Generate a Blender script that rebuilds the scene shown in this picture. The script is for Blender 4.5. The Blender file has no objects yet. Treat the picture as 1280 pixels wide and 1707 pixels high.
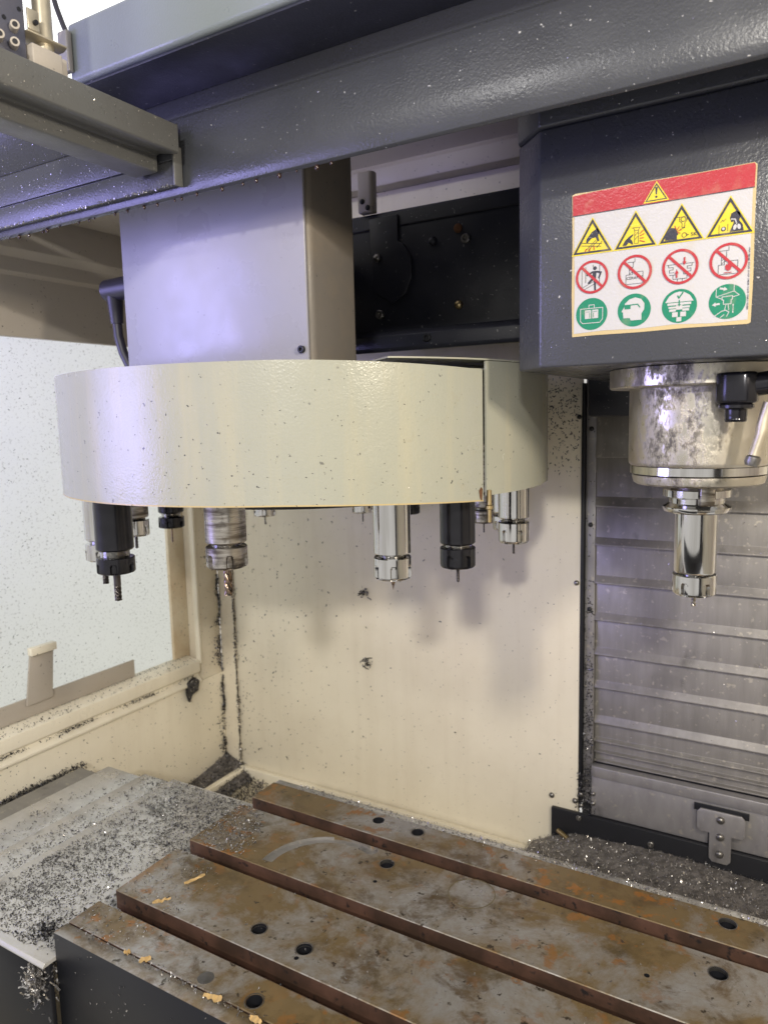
import bpy, bmesh, math, random
import numpy as np
from mathutils import Vector, Matrix
R = math.radians
random.seed(7); RNG = np.random.default_rng(7)
sc = bpy.context.scene
COL = sc.collection

# ---------------------------------------------------------------- camera
CAM = Vector((0, 0, .55))
yaw, pitch, roll = R(30.7), R(7.24), R(-1.36)
fw = Vector((-math.sin(yaw)*math.cos(pitch), math.cos(yaw)*math.cos(pitch), -math.sin(pitch)))
r0 = Vector((math.cos(yaw), math.sin(yaw), 0)); u0 = r0.cross(fw)
rt_ = r0*math.cos(roll) + u0*math.sin(roll); up = u0*math.cos(roll) - r0*math.sin(roll)
cd = bpy.data.cameras.new('camera'); cam = bpy.data.objects.new('camera', cd); COL.objects.link(cam)
cam.matrix_world = Matrix(((rt_.x, up.x, -fw.x, CAM.x), (rt_.y, up.y, -fw.y, CAM.y), (rt_.z, up.z, -fw.z, CAM.z), (0, 0, 0, 1)))
cd.sensor_fit = 'HORIZONTAL'; cd.sensor_width = 36; cd.lens = 36*1228/1280
cd.clip_start = .01; cd.clip_end = 60
cd.dof.use_dof = True; cd.dof.focus_distance = .78; cd.dof.aperture_fstop = 11
sc.camera = cam

# ---------------------------------------------------------------- world, lamps, exposure
w = bpy.data.worlds.new('World'); sc.world = w; w.use_nodes = True
w.node_tree.nodes['Background'].inputs[0].default_value = (1, .97, .92, 1)
w.node_tree.nodes['Background'].inputs[1].default_value = .52
sc.view_settings.view_transform = 'Standard'; sc.view_settings.look = 'None'
sc.view_settings.exposure = .45; sc.view_settings.gamma = 1

def area(name, loc, target, size, power, col, sy=None, spread=180):
    l = bpy.data.lights.new(name, 'AREA'); l.energy = power; l.color = col; l.size = size; l.spread = R(spread)
    if sy: l.shape = 'RECTANGLE'; l.size_y = sy
    o = bpy.data.objects.new(name, l); COL.objects.link(o); o.location = loc
    o.rotation_euler = (Vector(target)-Vector(loc)).to_track_quat('-Z', 'Y').to_euler()
    return o
area('machine_work_lamp', (.44, .20, .86), (-.45, .95, .20), .05, 5.5, (1, .88, .70), .10)
area('shop_lamp', (.47, -1.28, 1.30), (-.42, .9, .2), .12, 18.5, (1, .95, .86), .09)
area('doorway_daylight', (-1.70, -.35, .66), (-.80, .60, .78), .9, 2.1, (.40, .37, 1), .7, 60)
area('shop_ceiling_tube', (-.75, -1.30, 1.66), (-.35, .60, .75), .55, 5.5, (1, .98, .95), .07)
area('shop_light_behind_window', (-1.75, .95, .45), (-1.2, .90, .40), 1.0, .95, (1, 1, .95), 1.0)

# ---------------------------------------------------------------- node helpers
class NT:
    def __init__(s, name):
        m = bpy.data.materials.new(name); m.use_nodes = True
        s.m = m; s.t = m.node_tree; s.b = s.t.nodes['Principled BSDF']; s.out = s.t.nodes['Material Output']
        s.tc = s.t.nodes.new('ShaderNodeTexCoord')
    def n(s, typ, **kw):
        x = s.t.nodes.new('ShaderNode'+typ)
        for k, v in kw.items():
            if k in ('ins',):
                for a, b in v.items(): s.put(x.inputs[a], b)
            else: setattr(x, k, v)
        return x
    def put(s, sock, v):
        if hasattr(v, 'is_output') or hasattr(v, 'links'): s.t.links.new(v, sock)
        else:
            if hasattr(v, '__len__') and len(v) == 3 and sock.type == 'RGBA': v = (*v, 1)
            sock.default_value = v
    def coord(s, scale=(1, 1, 1)):
        if scale == (1, 1, 1): return s.tc.outputs['Object']
        mp = s.n('Mapping'); mp.inputs['Scale'].default_value = scale
        s.t.links.new(s.tc.outputs['Object'], mp.inputs['Vector']); return mp.outputs[0]
    def noise(s, scale, detail=3, rough=.55, stretch=(1, 1, 1), dist=0):
        x = s.n('TexNoise'); s.put(x.inputs['Vector'], s.coord(stretch))
        x.inputs['Scale'].default_value = scale; x.inputs['Detail'].default_value = detail
        x.inputs['Roughness'].default_value = rough; x.inputs['Distortion'].default_value = dist
        return x.outputs['Fac']
    def ramp(s, v, lo, hi, a=0., b=1.):
        x = s.n('MapRange'); s.put(x.inputs[0], v)
        for i, q in ((1, lo), (2, hi), (3, a), (4, b)): x.inputs[i].default_value = q
        return x.outputs[0]
    def mul(s, a, b, op='MULTIPLY'):
        x = s.n('Math', operation=op); s.put(x.inputs[0], a); s.put(x.inputs[1], b); return x.outputs[0]
    def mix(s, f, a, b):
        x = s.n('Mix', data_type='RGBA'); s.put(x.inputs[0], f); s.put(x.inputs[6], a); s.put(x.inputs[7], b); return x.outputs[2]
    def bump(s, h, strength, dist=.001, prev=None):
        x = s.n('Bump'); s.put(x.inputs['Height'], h); x.inputs['Strength'].default_value = strength; x.inputs['Distance'].default_value = dist
        if prev: s.put(x.inputs['Normal'], prev)
        return x.outputs[0]
    def fin(s, base=None, rough=None, metal=None, normal=None, coat=None, spec=None):
        for k, v in (('Base Color', base), ('Roughness', rough), ('Metallic', metal), ('Normal', normal), ('Coat Weight', coat), ('Specular IOR Level', spec)):
            if v is not None: s.put(s.b.inputs[k], v)
        return s.m

def plain(name, base, rough=.5, metal=0, coat=0, var=.0):
    n = NT(name)
    if var:
        f = n.ramp(n.noise(60, 4), .35, .7)
        base = n.mix(f, base, tuple(c*(1-var) for c in base))
        rough = n.ramp(n.noise(35, 4), .3, .7, rough*.8, min(1, rough*1.3))
    return n.fin(base, rough, metal, coat=coat)

def paint(name, base, rough, speck=0., speckcol=(.05, .05, .055), dirt=(.4, .3, .18), dirtamt=.15, peel=.25, stretch=(1, 1, 1), sscale=190, streak=0):
    n = NT(name)
    d = n.mul(n.ramp(n.noise(7, 6, .65), .42, .75), dirtamt)
    c = n.mix(d, base, dirt)
    if streak:
        c = n.mix(n.mul(n.ramp(n.noise(34, 5, .6, (1, 1, .06)), .50, .68), streak), c, dirt)
        c = n.mix(n.mul(n.ramp(n.noise(60, 6, .7), .60, .72), streak*.8), c, tuple(q*.55 for q in dirt))
    if speck > -.9:
        m = n.ramp(n.noise(9, 3), .38, .68)
        s1 = n.ramp(n.noise(sscale, 2, .5, stretch), .70-.06*speck, .73-.06*speck)
        c = n.mix(n.mul(s1, n.ramp(m, 0, 1, .25, 1)), c, speckcol)
    nb = n.bump(n.noise(420, 2), peel, .0006)
    nb = n.bump(n.noise(14, 3), .12, .004, nb)
    r = n.ramp(n.noise(22, 4), .3, .75, rough*.75, rough*1.35)
    return n.fin(c, r, 0, nb)

M = {}
M['cream'] = paint('cream_paint', (.88, .825, .69), .36, -.1, dirtamt=.14, streak=.08)
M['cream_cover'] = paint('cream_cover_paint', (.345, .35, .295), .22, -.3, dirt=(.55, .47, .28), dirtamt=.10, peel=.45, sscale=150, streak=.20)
M['cream_dirty'] = paint('cream_paint_dirty', (.80, .735, .60), .42, .3, dirt=(.32, .21, .10), dirtamt=.35)
M['cream_stained'] = paint('rust_stained_cream_paint', (.70, .62, .47), .45, .5, dirt=(.42, .25, .09), dirtamt=.75)
M['taupe_dim_cream'] = paint('taupe_and_dim_cream_paint', (.45, .41, .365), .45, .1, dirtamt=.15)  # on header, top channel and ceiling sheet: cream darkened for dim light
M['lilac_light_panel'] = paint('white_panel_lilac_light_paint', (.30, .30, .355), .30, -.3, dirt=(.5, .42, .30), dirtamt=.10, peel=.12)  # white panel; the bluish light on it is tinted into the base
M['dark'] = paint('dark_grey_paint', (.046, .049, .057), .28, -.4, speckcol=(.5, .5, .5), dirt=(.05, .05, .055), dirtamt=.3, peel=.5, sscale=260)
M['darklow'] = paint('slate_casting_paint', (.020, .022, .034), .38, -.1, speckcol=(.3, .3, .3), dirt=(.02, .02, .025), dirtamt=.4, peel=.4)
M['midgrey'] = paint('mid_grey_paint', (.22, .25, .265), .34, -1, speckcol=(.7, .7, .7), dirt=(.2, .2, .2), dirtamt=.3, peel=.5, sscale=240)
M['ledge'] = paint('ledge_grey_paint', (.12, .122, .120), .40, .0, speckcol=(.3, .29, .26), dirt=(.08, .07, .06), dirtamt=.4, peel=.3, sscale=240)
M['darkblue'] = paint('blue_grey_steel_paint', (.085, .09, .13), .35, -.2, peel=.2)
M['box_side_shade'] = paint('shaded_motor_box_side_paint', (.175, .158, .142), .45, -.2, dirtamt=.3)  # darkened so the shade on the box's side is in the paint
M['black'] = plain('black_steel', (.016, .017, .022), .45, .2)
M['blackox'] = plain('black_oxide', (.020, .020, .026), .22, .55, .2, .3)
M['rubber'] = plain('black_hose_rubber', (.028, .026, .040), .42)
M['rust'] = plain('rust', (.16, .07, .03), .8, 0, 0, .5)
M['bolt'] = plain('bolt_steel', (.30, .29, .28), .35, .9, 0, .4)
M['brass'] = plain('brass', (.60, .47, .25), .3, 1, 0, .3)
M['palemetal'] = plain('pale_zinc_plate', (.62, .56, .44), .38, .7, 0, .25)
M['ringmark'] = plain('stained_ring', (.22, .18, .10), .5, .3, 0, .5)
M['tan'] = plain('scrap_tape', (.62, .42, .18), .6, 0, 0, .5)
M['drop'] = plain('coolant_drop', (.03, .013, .009), .2, 0, .1)

def chrome():
    n = NT('polished_steel')
    s = n.noise(90, 3, .6, (1, 1, .06))
    c = n.mix(n.ramp(s, .4, .75), (.66, .655, .65), (.45, .44, .42))  # upright colour streaks stand in for stripes of reflected surroundings
    return n.fin(c, n.ramp(n.noise(45, 4), .3, .75, .07, .17), 1)
M['chrome'] = chrome()
def worn():
    n = NT('worn_steel')
    s = n.noise(160, 4, .6, (.15, .15, 1.6))
    f = n.ramp(s, .40, .62)
    c = n.mix(f, (.50, .47, .43), (.14, .12, .10))
    c = n.mix(n.ramp(n.noise(70, 4), .55, .7), c, (.09, .08, .075))
    return n.fin(c, n.ramp(s, .3, .7, .22, .45), 1)
M['worn'] = worn()
def bronze():
    n = NT('bronze_carbide')
    c = n.mix(n.ramp(n.noise(200, 3), .4, .6), (.28, .20, .14), (.11, .095, .085))
    return n.fin(c, .25, 1)
M['bronze'] = bronze()
M['carbide'] = plain('dark_carbide', (.10, .09, .09), .28, .9, 0, .4)
def spindle_mat():
    n = NT('oil_stained_spindle_steel')
    sm = n.noise(75, 8, .78, (1, 1, .55))
    # chip grime clings in two upright patches on the front of the nose
    sx = n.n('SeparateXYZ'); n.put(sx.inputs[0], n.tc.outputs['Object'])
    ang = n.mul(sx.outputs[1], sx.outputs[0], 'ARCTAN2')
    band = n.ramp(n.mul(n.mul(ang, 1.70, 'ADD'), 0, 'ABSOLUTE') if False else n.n('Math', operation='ABSOLUTE', ins={0: n.mul(ang, 1.78, 'ADD')}).outputs[0], .25, .75, 1, 0)
    f = n.mul(n.mul(n.ramp(sm, .47, .59), .9), band)
    c = n.mix(f, (.58, .545, .47), (.06, .054, .052))
    c = n.mix(n.mul(n.ramp(n.noise(16, 4), .5, .7), .5), c, (.40, .33, .30))
    return n.fin(c, n.ramp(sm, .35, .65, .24, .55), n.ramp(f, 0, 1, .95, .3), n.bump(f, .5, .001))
M['spindle'] = spindle_mat()
def steel_table():
    n = NT('rust_stained_table_steel')
    big = n.noise(7.0, 9, .72, dist=.3); mid = n.noise(24, 8, .70, dist=.5); fine = n.noise(95, 5, .6); zone = n.noise(4.2, 3)
    c = n.mix(n.ramp(n.noise(3.2, 5), .35, .65), (.43, .42, .41), (.30, .29, .275))
    c = n.mix(n.mul(n.ramp(big, .40, .55), .92), c, (.165, .108, .036))
    c = n.mix(n.mul(n.ramp(n.noise(13, 9, .75, dist=.2), .52, .62), .8), c, (.100, .070, .030))
    c = n.mix(n.mul(n.ramp(mid, .54, .64), .75), c, (.125, .080, .036))
    c = n.mix(n.mul(n.mul(n.ramp(n.noise(42, 5, .65), .57, .63), n.ramp(zone, .36, .56)), .9), c, (.29, .125, .028))
    c = n.mix(n.mul(n.ramp(n.noise(5, 6, .6, (1, .5, 1)), .61, .66), .6), c, (.30, .155, .050))
    c = n.mix(n.ramp(fine, .63, .69), c, (.055, .042, .030))
    sc_ = n.noise(240, 3, .5, (.15, 1, 1))
    r = n.ramp(big, .3, .65, .22, .45)
    nb = n.bump(mid, .12, .002); nb = n.bump(sc_, .08, .0004, nb)
    return n.fin(c, r, n.ramp(big, .42, .62, .55, .2), nb, coat=.25)
M['table'] = steel_table()
def slotwall():
    n = NT('rusty_slot_wall')
    c = n.mix(n.ramp(n.noise(22, 5), .4, .65), (.075, .045, .032), (.16, .085, .06))
    c = n.mix(n.ramp(n.noise(90, 3), .6, .7), c, (.03, .025, .025))
    return n.fin(c, .5, .35)
M['slot'] = slotwall()
def coversteel(name, a, b, stretch, r0, r1, smudge=(.16, .15, .14)):
    n = NT(name)
    s = n.noise(55, 4, .6, stretch)
    c = n.mix(n.ramp(s, .35, .7), a, b)
    c = n.mix(n.mul(n.ramp(n.noise(8, 4), .52, .72), .75), c, smudge)
    c = n.mix(n.mul(n.ramp(n.noise(13, 5, .6, (1, 1, .55)), .60, .70), .65), c, tuple(q*.35 for q in smudge))
    c = n.mix(n.mul(n.ramp(n.noise(110, 3), .62, .70), .5), c, (.55, .50, .42))
    return n.fin(c, n.ramp(n.noise(14, 5), .3, .7, r0, r1), .45, n.bump(n.noise(9, 2), .25, .004))
M['slat'] = coversteel('grey_slat_steel', (.30, .285, .27), (.23, .22, .21), (1, 1, .12), .36, .55)
M['waycover'] = coversteel('way_cover_steel', (.64, .63, .61), (.52, .515, .50), (.15, 1, 1), .22, .42, (.27, .26, .25))
M['waydark'] = coversteel('way_cover_dark_steel', (.32, .31, .30), (.25, .245, .24), (.15, 1, 1), .35, .5, (.12, .12, .12))
M['apron'] = coversteel('apron_steel', (.36, .35, .36), (.30, .29, .30), (1, 1, .4), .35, .5, (.22, .21, .21))
def chips_mat(name, a, b, cc):
    n = NT(name)
    f = n.noise(300, 1)
    c = n.mix(n.ramp(f, .42, .58), a, b)
    c = n.mix(n.ramp(n.noise(170, 1), .66, .70), c, cc)
    return n.fin(c, n.ramp(f, .4, .6, .45, .2), .85)
M['chips'] = chips_mat('metal_chips', (.20, .19, .19), (.60, .58, .57), (.9, .87, .82))
M['chipsdark'] = chips_mat('dark_metal_chips', (.035, .035, .042), (.11, .11, .12), (.35, .34, .33))
M['chipsmid'] = chips_mat('grey_metal_chips', (.09, .087, .09), (.26, .25, .25), (.5, .48, .46))
M['bed'] = plain('chip_bed', (.22, .205, .20), .6, .3, 0, .6)
def window_mat():
    n = NT('chip_scratched_polycarbonate')
    sp = n.ramp(n.noise(230, 4, .65, (1, .8, 1.0)), .56, .66)
    sp = n.mul(sp, n.ramp(n.noise(10, 3), .3, .65, .25, 1))
    c = n.mix(sp, (.88, .895, .87), (.46, .46, .43))
    tr = n.n('BsdfTranslucent'); n.put(tr.inputs[0], c)
    gl = n.b; n.fin((.55, .57, .56), .22, 0)
    mx = n.n('MixShader'); mx.inputs[0].default_value = .12
    n.t.links.new(tr.outputs[0], mx.inputs[1]); n.t.links.new(gl.outputs[0], mx.inputs[2])
    n.t.links.new(mx.outputs[0], n.out.inputs[0]); return n.m
M['window'] = window_mat()
def emis(name, c, s):
    n = NT(name); n.put(n.b.inputs['Emission Color'], c); n.b.inputs['Emission Strength'].default_value = s
    n.fin((.8, .8, .8), .6); return n.m
M['backdrop_glow'] = emis('glowing_backdrop', (.96, .99, 1), 1.0)  # glow of the added panel that stands for the bright background
for k, c in (('white', (.45, .445, .45)), ('red', (.37, .030, .040)), ('yellow', (.62, .50, .035)), ('ink', (.035, .035, .05)), ('green', (.012, .185, .105)), ('edge', (.48, .38, .20))):
    n = NT('print_'+k); f = n.mul(n.ramp(n.noise(60, 5), .55, .75), .25)
    M[k] = n.fin(n.mix(f, c, (.45, .36, .22)), .22, 0, n.bump(n.noise(420, 2), .35, .0006))

# ---------------------------------------------------------------- object helpers
ORG = {}
def root(name, label, cat, loc, group=None):
    o = bpy.data.objects.new(name, None); COL.objects.link(o); o.location = loc; o.empty_display_size = .02
    ORG[o.name] = Vector(loc); o['label'] = label; o['category'] = cat
    if group: o['group'] = group
    return o
def tag(o, label, cat, group=None):
    o['label'] = label; o['category'] = cat
    if group: o['group'] = group
    return o
def obj(name, V, F, mat, parent=None, smooth=None, bevel=0, loc=None, seg=2, edges=None):
    """world-coordinate verts -> one mesh object; parts sit in their thing's frame"""
    org = ORG[parent.name] if parent else Vector(loc or (0, 0, 0))
    me = bpy.data.meshes.new(name)
    V = np.asarray(V, float) - np.array(org)
    me.from_pydata(V.tolist(), [], [list(map(int, f)) for f in F])
    if bevel:
        bm = bmesh.new(); bm.from_mesh(me)
        bmesh.ops.recalc_face_normals(bm, faces=bm.faces)
        es = [e for e in bm.edges if len(e.link_faces) == 2 and e.calc_face_angle(0) > .4]
        bmesh.ops.bevel(bm, geom=es, offset=bevel, segments=seg, affect='EDGES', profile=.5, clamp_overlap=True)
        bm.to_mesh(me); bm.free()
    else:
        bm = bmesh.new(); bm.from_mesh(me); bmesh.ops.recalc_face_normals(bm, faces=bm.faces); bm.to_mesh(me); bm.free()
    if smooth or bevel:
        me.shade_smooth(); me.set_sharp_from_angle(angle=R(smooth or 50))
    for m in (mat if isinstance(mat, (list, tuple)) else [mat]): me.materials.append(M[m])
    o = bpy.data.objects.new(name, me); COL.objects.link(o)
    if parent: o.parent = parent
    else: o.location = org
    ORG[o.name] = org
    return o
def boxv(a, b):
    x0, y0, z0 = a; x1, y1, z1 = b
    V = [(x0, y0, z0), (x1, y0, z0), (x1, y1, z0), (x0, y1, z0), (x0, y0, z1), (x1, y0, z1), (x1, y1, z1), (x0, y1, z1)]
    return V, [(0, 3, 2, 1), (4, 5, 6, 7), (0, 1, 5, 4), (1, 2, 6, 5), (2, 3, 7, 6), (3, 0, 4, 7)]
def box(name, a, b, mat, parent=None, bevel=.0015, **k):
    V, F = boxv(a, b); return obj(name, V, F, mat, parent, bevel=bevel, **k)
def prism(axis, poly, a, b):
    """closed polygon in the plane across `axis`, extruded from a to b"""
    n = len(poly); V = []
    for t in (a, b):
        for p, q in poly:
            V.append({'x': (t, p, q), 'y': (p, t, q), 'z': (p, q, t)}[axis])
    F = [tuple(range(n)), tuple(range(2*n-1, n-1, -1))] + [(i, (i+1) % n, (i+1) % n+n, i+n) for i in range(n)]
    return V, F
def pris(name, axis, poly, a, b, mat, parent=None, bevel=.0, **k):
    V, F = prism(axis, poly, a, b); return obj(name, V, F, mat, parent, bevel=bevel, **k)
def sheet(pts, t):
    """open polyline -> closed strip of thickness t"""
    P = [Vector(p) for p in pts]; L = []
    for i, p in enumerate(P):
        d = (P[min(i+1, len(P)-1)]-P[max(i-1, 0)]).normalized(); L.append((p.x-d.y*t, p.y+d.x*t))
    return [tuple(p) for p in pts] + L[::-1]
def lathev(prof, c, n=40, rf=None, axis=None, hollow=False):
    V = []; F = []
    for i, (r, z) in enumerate(prof):
        for j in range(n):
            a = 2*math.pi*j/n; q = r if rf is None else rf(i, r, z, a)
            V.append((q*math.cos(a), q*math.sin(a), z))
    for i in range(len(prof)-1):
        for j in range(n):
            k = (j+1) % n; F.append((i*n+j, i*n+k, (i+1)*n+k, (i+1)*n+j))
    if hollow: m = (len(prof)-1)*n; F += [(m+j, m+(j+1) % n, (j+1) % n, j) for j in range(n)]
    else: F.append(tuple(range(n-1, -1, -1))); F.append(tuple((len(prof)-1)*n+j for j in range(n)))
    if axis is not None:
        q = Vector((0, 0, 1)).rotation_difference(Vector(axis).normalized()); V = [tuple(q @ Vector(v)) for v in V]
    return [(v[0]+c[0], v[1]+c[1], v[2]+c[2]) for v in V], F
def lathe(name, prof, c, mat, parent=None, n=40, rf=None, smooth=35, axis=None, hollow=False, **k):
    V, F = lathev(prof, c, n, rf, axis, hollow); return obj(name, V, F, mat, parent, smooth=smooth, **k)
def tubev(P, r, n=14):
    P = [Vector(p) for p in P]; V = []; F = []; up_ = None
    for i, p in enumerate(P):
        d = (P[min(i+1, len(P)-1)]-P[max(i-1, 0)]).normalized()
        if up_ is None: up_ = d.orthogonal().normalized()
        up_ = (up_-d*up_.dot(d)).normalized(); s = d.cross(up_)
        rr = r[i] if hasattr(r, '__len__') else r
        for j in range(n):
            a = 2*math.pi*j/n; V.append(tuple(p+(up_*math.cos(a)+s*math.sin(a))*rr))
    for i in range(len(P)-1):
        for j in range(n):
            k = (j+1) % n; F.append((i*n+j, i*n+k, (i+1)*n+k, (i+1)*n+j))
    F.append(tuple(range(n-1, -1, -1))); F.append(tuple((len(P)-1)*n+j for j in range(n)))
    return V, F
def tube(name, P, r, mat, parent=None, n=14, **k):
    V, F = tubev(P, r, n); return obj(name, V, F, mat, parent, smooth=50, **k)
def merge(parts):
    V = []; F = []
    for v, f in parts:
        o = len(V); V += list(v); F += [tuple(i+o for i in q) for q in f]
    return V, F
def cut(o, cutters):
    for V, F in cutters:
        V = [tuple(Vector(v)-ORG[o.name]) for v in V]
        me = bpy.data.meshes.new('t'); me.from_pydata(V, [], F)
        bm = bmesh.new(); bm.from_mesh(me); bmesh.ops.recalc_face_normals(bm, faces=bm.faces); bm.to_mesh(me); bm.free()
        c = bpy.data.objects.new('t', me); COL.objects.link(c)
        c.parent = o.parent
        md = o.modifiers.new('b', 'BOOLEAN'); md.operation = 'DIFFERENCE'; md.object = c; md.solver = 'EXACT'
        bpy.context.view_layer.update()
        ev = o.evaluated_get(bpy.context.evaluated_depsgraph_get()); nm = bpy.data.meshes.new_from_object(ev)
        o.modifiers.clear(); old = o.data; o.data = nm; bpy.data.meshes.remove(old)
        bpy.data.objects.remove(c); bpy.data.meshes.remove(me)
    o.data.name = o.name; o.data.shade_flat()
def flakes(name, pts, nor, size, mat, parent=None, loc=None, flat=.5, aspect=.45):
    """many small curled metal chips; pts Nx3 base points, nor Nx3 or one normal"""
    pts = np.asarray(pts, float); n = len(pts)
    nor = np.broadcast_to(np.asarray(nor, float), (n, 3))
    t = RNG.normal(size=(n, 3)); t -= nor*(t*nor).sum(1, keepdims=True); t /= np.linalg.norm(t, axis=1, keepdims=True)
    tilt = RNG.normal(size=(n, 1))*flat
    u = t*np.cos(tilt)+nor*np.sin(tilt); nn = nor*np.cos(tilt)-t*np.sin(tilt); v = np.cross(nn, u)
    L = (RNG.uniform(size[0], size[1], (n, 1))**1.0); W = L*RNG.uniform(aspect*.5, aspect, (n, 1)); curl = RNG.uniform(-.3, 1.5, (n, 1))
    out = []
    for k in range(4):
        s = (k/3-.5); a = s*2*curl
        out.append(pts+u*L*s+nn*(L*.35*(1-np.cos(a))+size[0]*.15)-v*W*.5)
        out.append(pts+u*L*s+nn*(L*.35*(1-np.cos(a))+size[0]*.15+W*.25)+v*W*.5)
    V = np.stack(out, 1).reshape(-1, 3); b = np.arange(n)[:, None]*8
    F = np.concatenate([b+np.array([[0, 2, 3, 1]]), b+np.array([[2, 4, 5, 3]]), b+np.array([[4, 6, 7, 5]])], 0)
    org = ORG[parent.name] if parent else Vector(loc or (0, 0, 0))
    me = bpy.data.meshes.new(name); V = V-np.array(org)
    me.vertices.add(len(V)); me.vertices.foreach_set('co', V.ravel())
    me.loops.add(F.size); me.loops.foreach_set('vertex_index', F.ravel().astype(np.int32))
    me.polygons.add(len(F)); me.polygons.foreach_set('loop_start', np.arange(0, F.size, 4, dtype=np.int32)); 
    me.update(calc_edges=True); me.validate()
    me.materials.append(M[mat]); o = bpy.data.objects.new(name, me); COL.objects.link(o)
    if parent: o.parent = parent
    else: o.location = org
    o['kind'] = 'stuff'; return o
def U(n, *rng): return np.stack([RNG.uniform(a, b, n) for a, b in rng], 1)
def struct(o): o['kind'] = 'structure'; return o

# ================================================================ THE SETTING
# floor pan
struct(box('floor', (-1.24, .30, -.285), (.32, 1.30, -.26), 'cream_dirty', bevel=.002))

# ---- back wall
WY = 1.22
wb = struct(box('wall_back', (-1.165, WY, -.26), (-.341, WY+.012, .962), 'cream', bevel=.001))
box('bottom_lip', (-1.119, WY-.0145, -.262), (-.395, WY-.0005, -.236), 'cream', wb, bevel=.002)
pris('top_channel', 'x', [(WY-.032, .962), (WY-.034, .992), (WY-.028, 1.000), (.86, 1.10), (.86, 1.11), (WY+.012, 1.012), (WY+.012, .9625)], -1.13, .10, 'taupe_dim_cream', wb, bevel=.002)
pris('corner_flange', 'z', [(-1.1645, WY-.0005), (-1.1215, WY-.0005), (-1.1215, WY-.0035), (-1.1645, WY-.0035)], -.255, .96, 'cream_dirty', wb)
struct(box('ceiling', (-.54, .6605, 1.112), (.719, 1.25, 1.118), 'taupe_dim_cream', bevel=.001))  # unseen roof added to keep the shop light off the top channel
# ---- left wall with its window
XL = -1.165
wl = struct(box('wall_left', (XL-.012, .52, -.262), (XL, WY+.012, -.020), 'cream', bevel=.001))
box('wall_upright', (XL-.041, 1.152, -.0195), (XL, WY-.004, .699), 'cream_dirty', wl, bevel=.001)
pris('header_channel', 'y', [(XL, .70), (XL, .800), (XL+.016, .803), (XL+.016, .826), (XL+.030, .838), (XL+.030, .900), (XL-.012, .902), (XL-.012, .70)], .52, WY+.01, 'taupe_dim_cream', wl, bevel=.0015)
box('ceiling_sheet', (XL+.0305, .64, .896), (-.83, WY-.035, .902), 'taupe_dim_cream', wl, bevel=.001)
# window reveal: flange set back behind the wall face, trim bead, sill with its gutter
box('reveal_flange', (-1.206, 1.106, -.018), (-1.198, 1.151, .699), 'cream_stained', wl, bevel=.001)
pris('frame_bead', 'y', [(-1.198, 1)]*0 or [(XL-.010, .02), (XL+.004, .02), (XL+.004, .69), (XL-.010, .69)], 1.1445, 1.1515, 'cream', wl, bevel=.002)
pris('window_sill', 'y', [(-1.206, .018), (-1.206, .036), (-1.186, .034), (XL+.003, .028), (XL+.004, .004), (XL-.004, -.002), (XL+.001, -.008), (XL+.008, -.014), (XL+.008, -.0195), (-1.206, -.0195)], .52, 1.1435, 'cream', wl, bevel=.0012)
wn = box('window_pane', (-1.213, .52, .03), (-1.209, 1.12, .715), 'window', wl, bevel=0)
# metal strip and catch standing in front of the pane
box('window_strip', (-1.197, .525, .036), (-1.193, .992, .071), 'taupe_dim_cream', wl, bevel=.0006)
tb = pris('window_catch', 'x', [(.748, .060), (.800, .060), (.800, .066), (.808, .148), (.762, .150)], -1.190, -1.186, 'taupe_dim_cream', wl, bevel=.0006)
box('catch_cap', (-1.190, .760, .1485), (-1.178, .810, .1625), 'cream', wl, bevel=.0008)
pris('wall_latch', 'x', [(1.098, -.012), (1.122, -.002), (1.136, -.014), (1.130, -.036), (1.112, -.040), (1.104, -.055), (1.098, -.034)], XL+.0005, XL+.009, 'chipsdark', wl, bevel=.002)

# the enclosure goes on to the right and below the door opening
wr = struct(box('wall_right', (.72, .02, -.28), (.735, 1.25, 1.05), 'cream', bevel=.002))
wf = struct(box('wall_front', (.42, -.02, -.28), (.719, 0.0, 1.05), 'darklow', bevel=.002))
struct(box('wall_front_sill', (-1.17, .10, -.284), (.719, .12, .02), 'darklow', bevel=.002))
struct(box('wall_back_right', (.17, 1.24, -.26), (.719, 1.252, .96), 'cream', bevel=.001))

# ================================================================ COLUMN COVER (right of the back wall)
cc = root('column_way_cover', 'grey telescopic slatted steel cover on the column behind the spindle', 'way cover', (-.12, WY, -.15))
zs = [.640, .478, .396, .331, .266, .202, .141, .082, .018, -.016, -.036, -.0535]
for i in range(len(zs)-1):
    z1, z0 = zs[i], zs[i+1]; y = WY+.004+i*.0016
    lip = .0065
    pris('slat', 'x', [(y, z1+.006), (y, z0+(z1-z0)*.20+.001), (y-lip, z0+.0025), (y-lip, z0), (y+.004, z0), (y+.004, z1+.006)], -.3175, .16, 'slat', cc, bevel=.0006)
box('apron', (-.3175, WY-.002, -.145), (.16, WY+.004, -.0745), 'apron', cc, bevel=.001)
box('apron_edge', (-.3175, WY-.005, -.0742), (.16, WY+.012, -.0545), 'apron', cc, bevel=.0015)
box('column_face', (-.3405, WY+.024, -.255), (.169, WY+.032, 1.0), 'darklow', cc, bevel=.001)
box('side_channel', (-.3405, WY-.002, -.13), (-.335, WY+.02, .60), 'black', cc, bevel=.0008)
box('side_trim', (-.3345, WY+.006, -.13), (-.318, WY+.018, .64), 'apron', cc, bevel=.0008)
box('base_bar', (-.386, WY-.010, -.262), (.16, WY-.002, -.1455), 'black', cc, bevel=.001)
box('cover_cap', (-.3165, WY-.055, .545), (-.215, WY-.001, .640), 'darklow', cc, bevel=.003)
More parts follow.
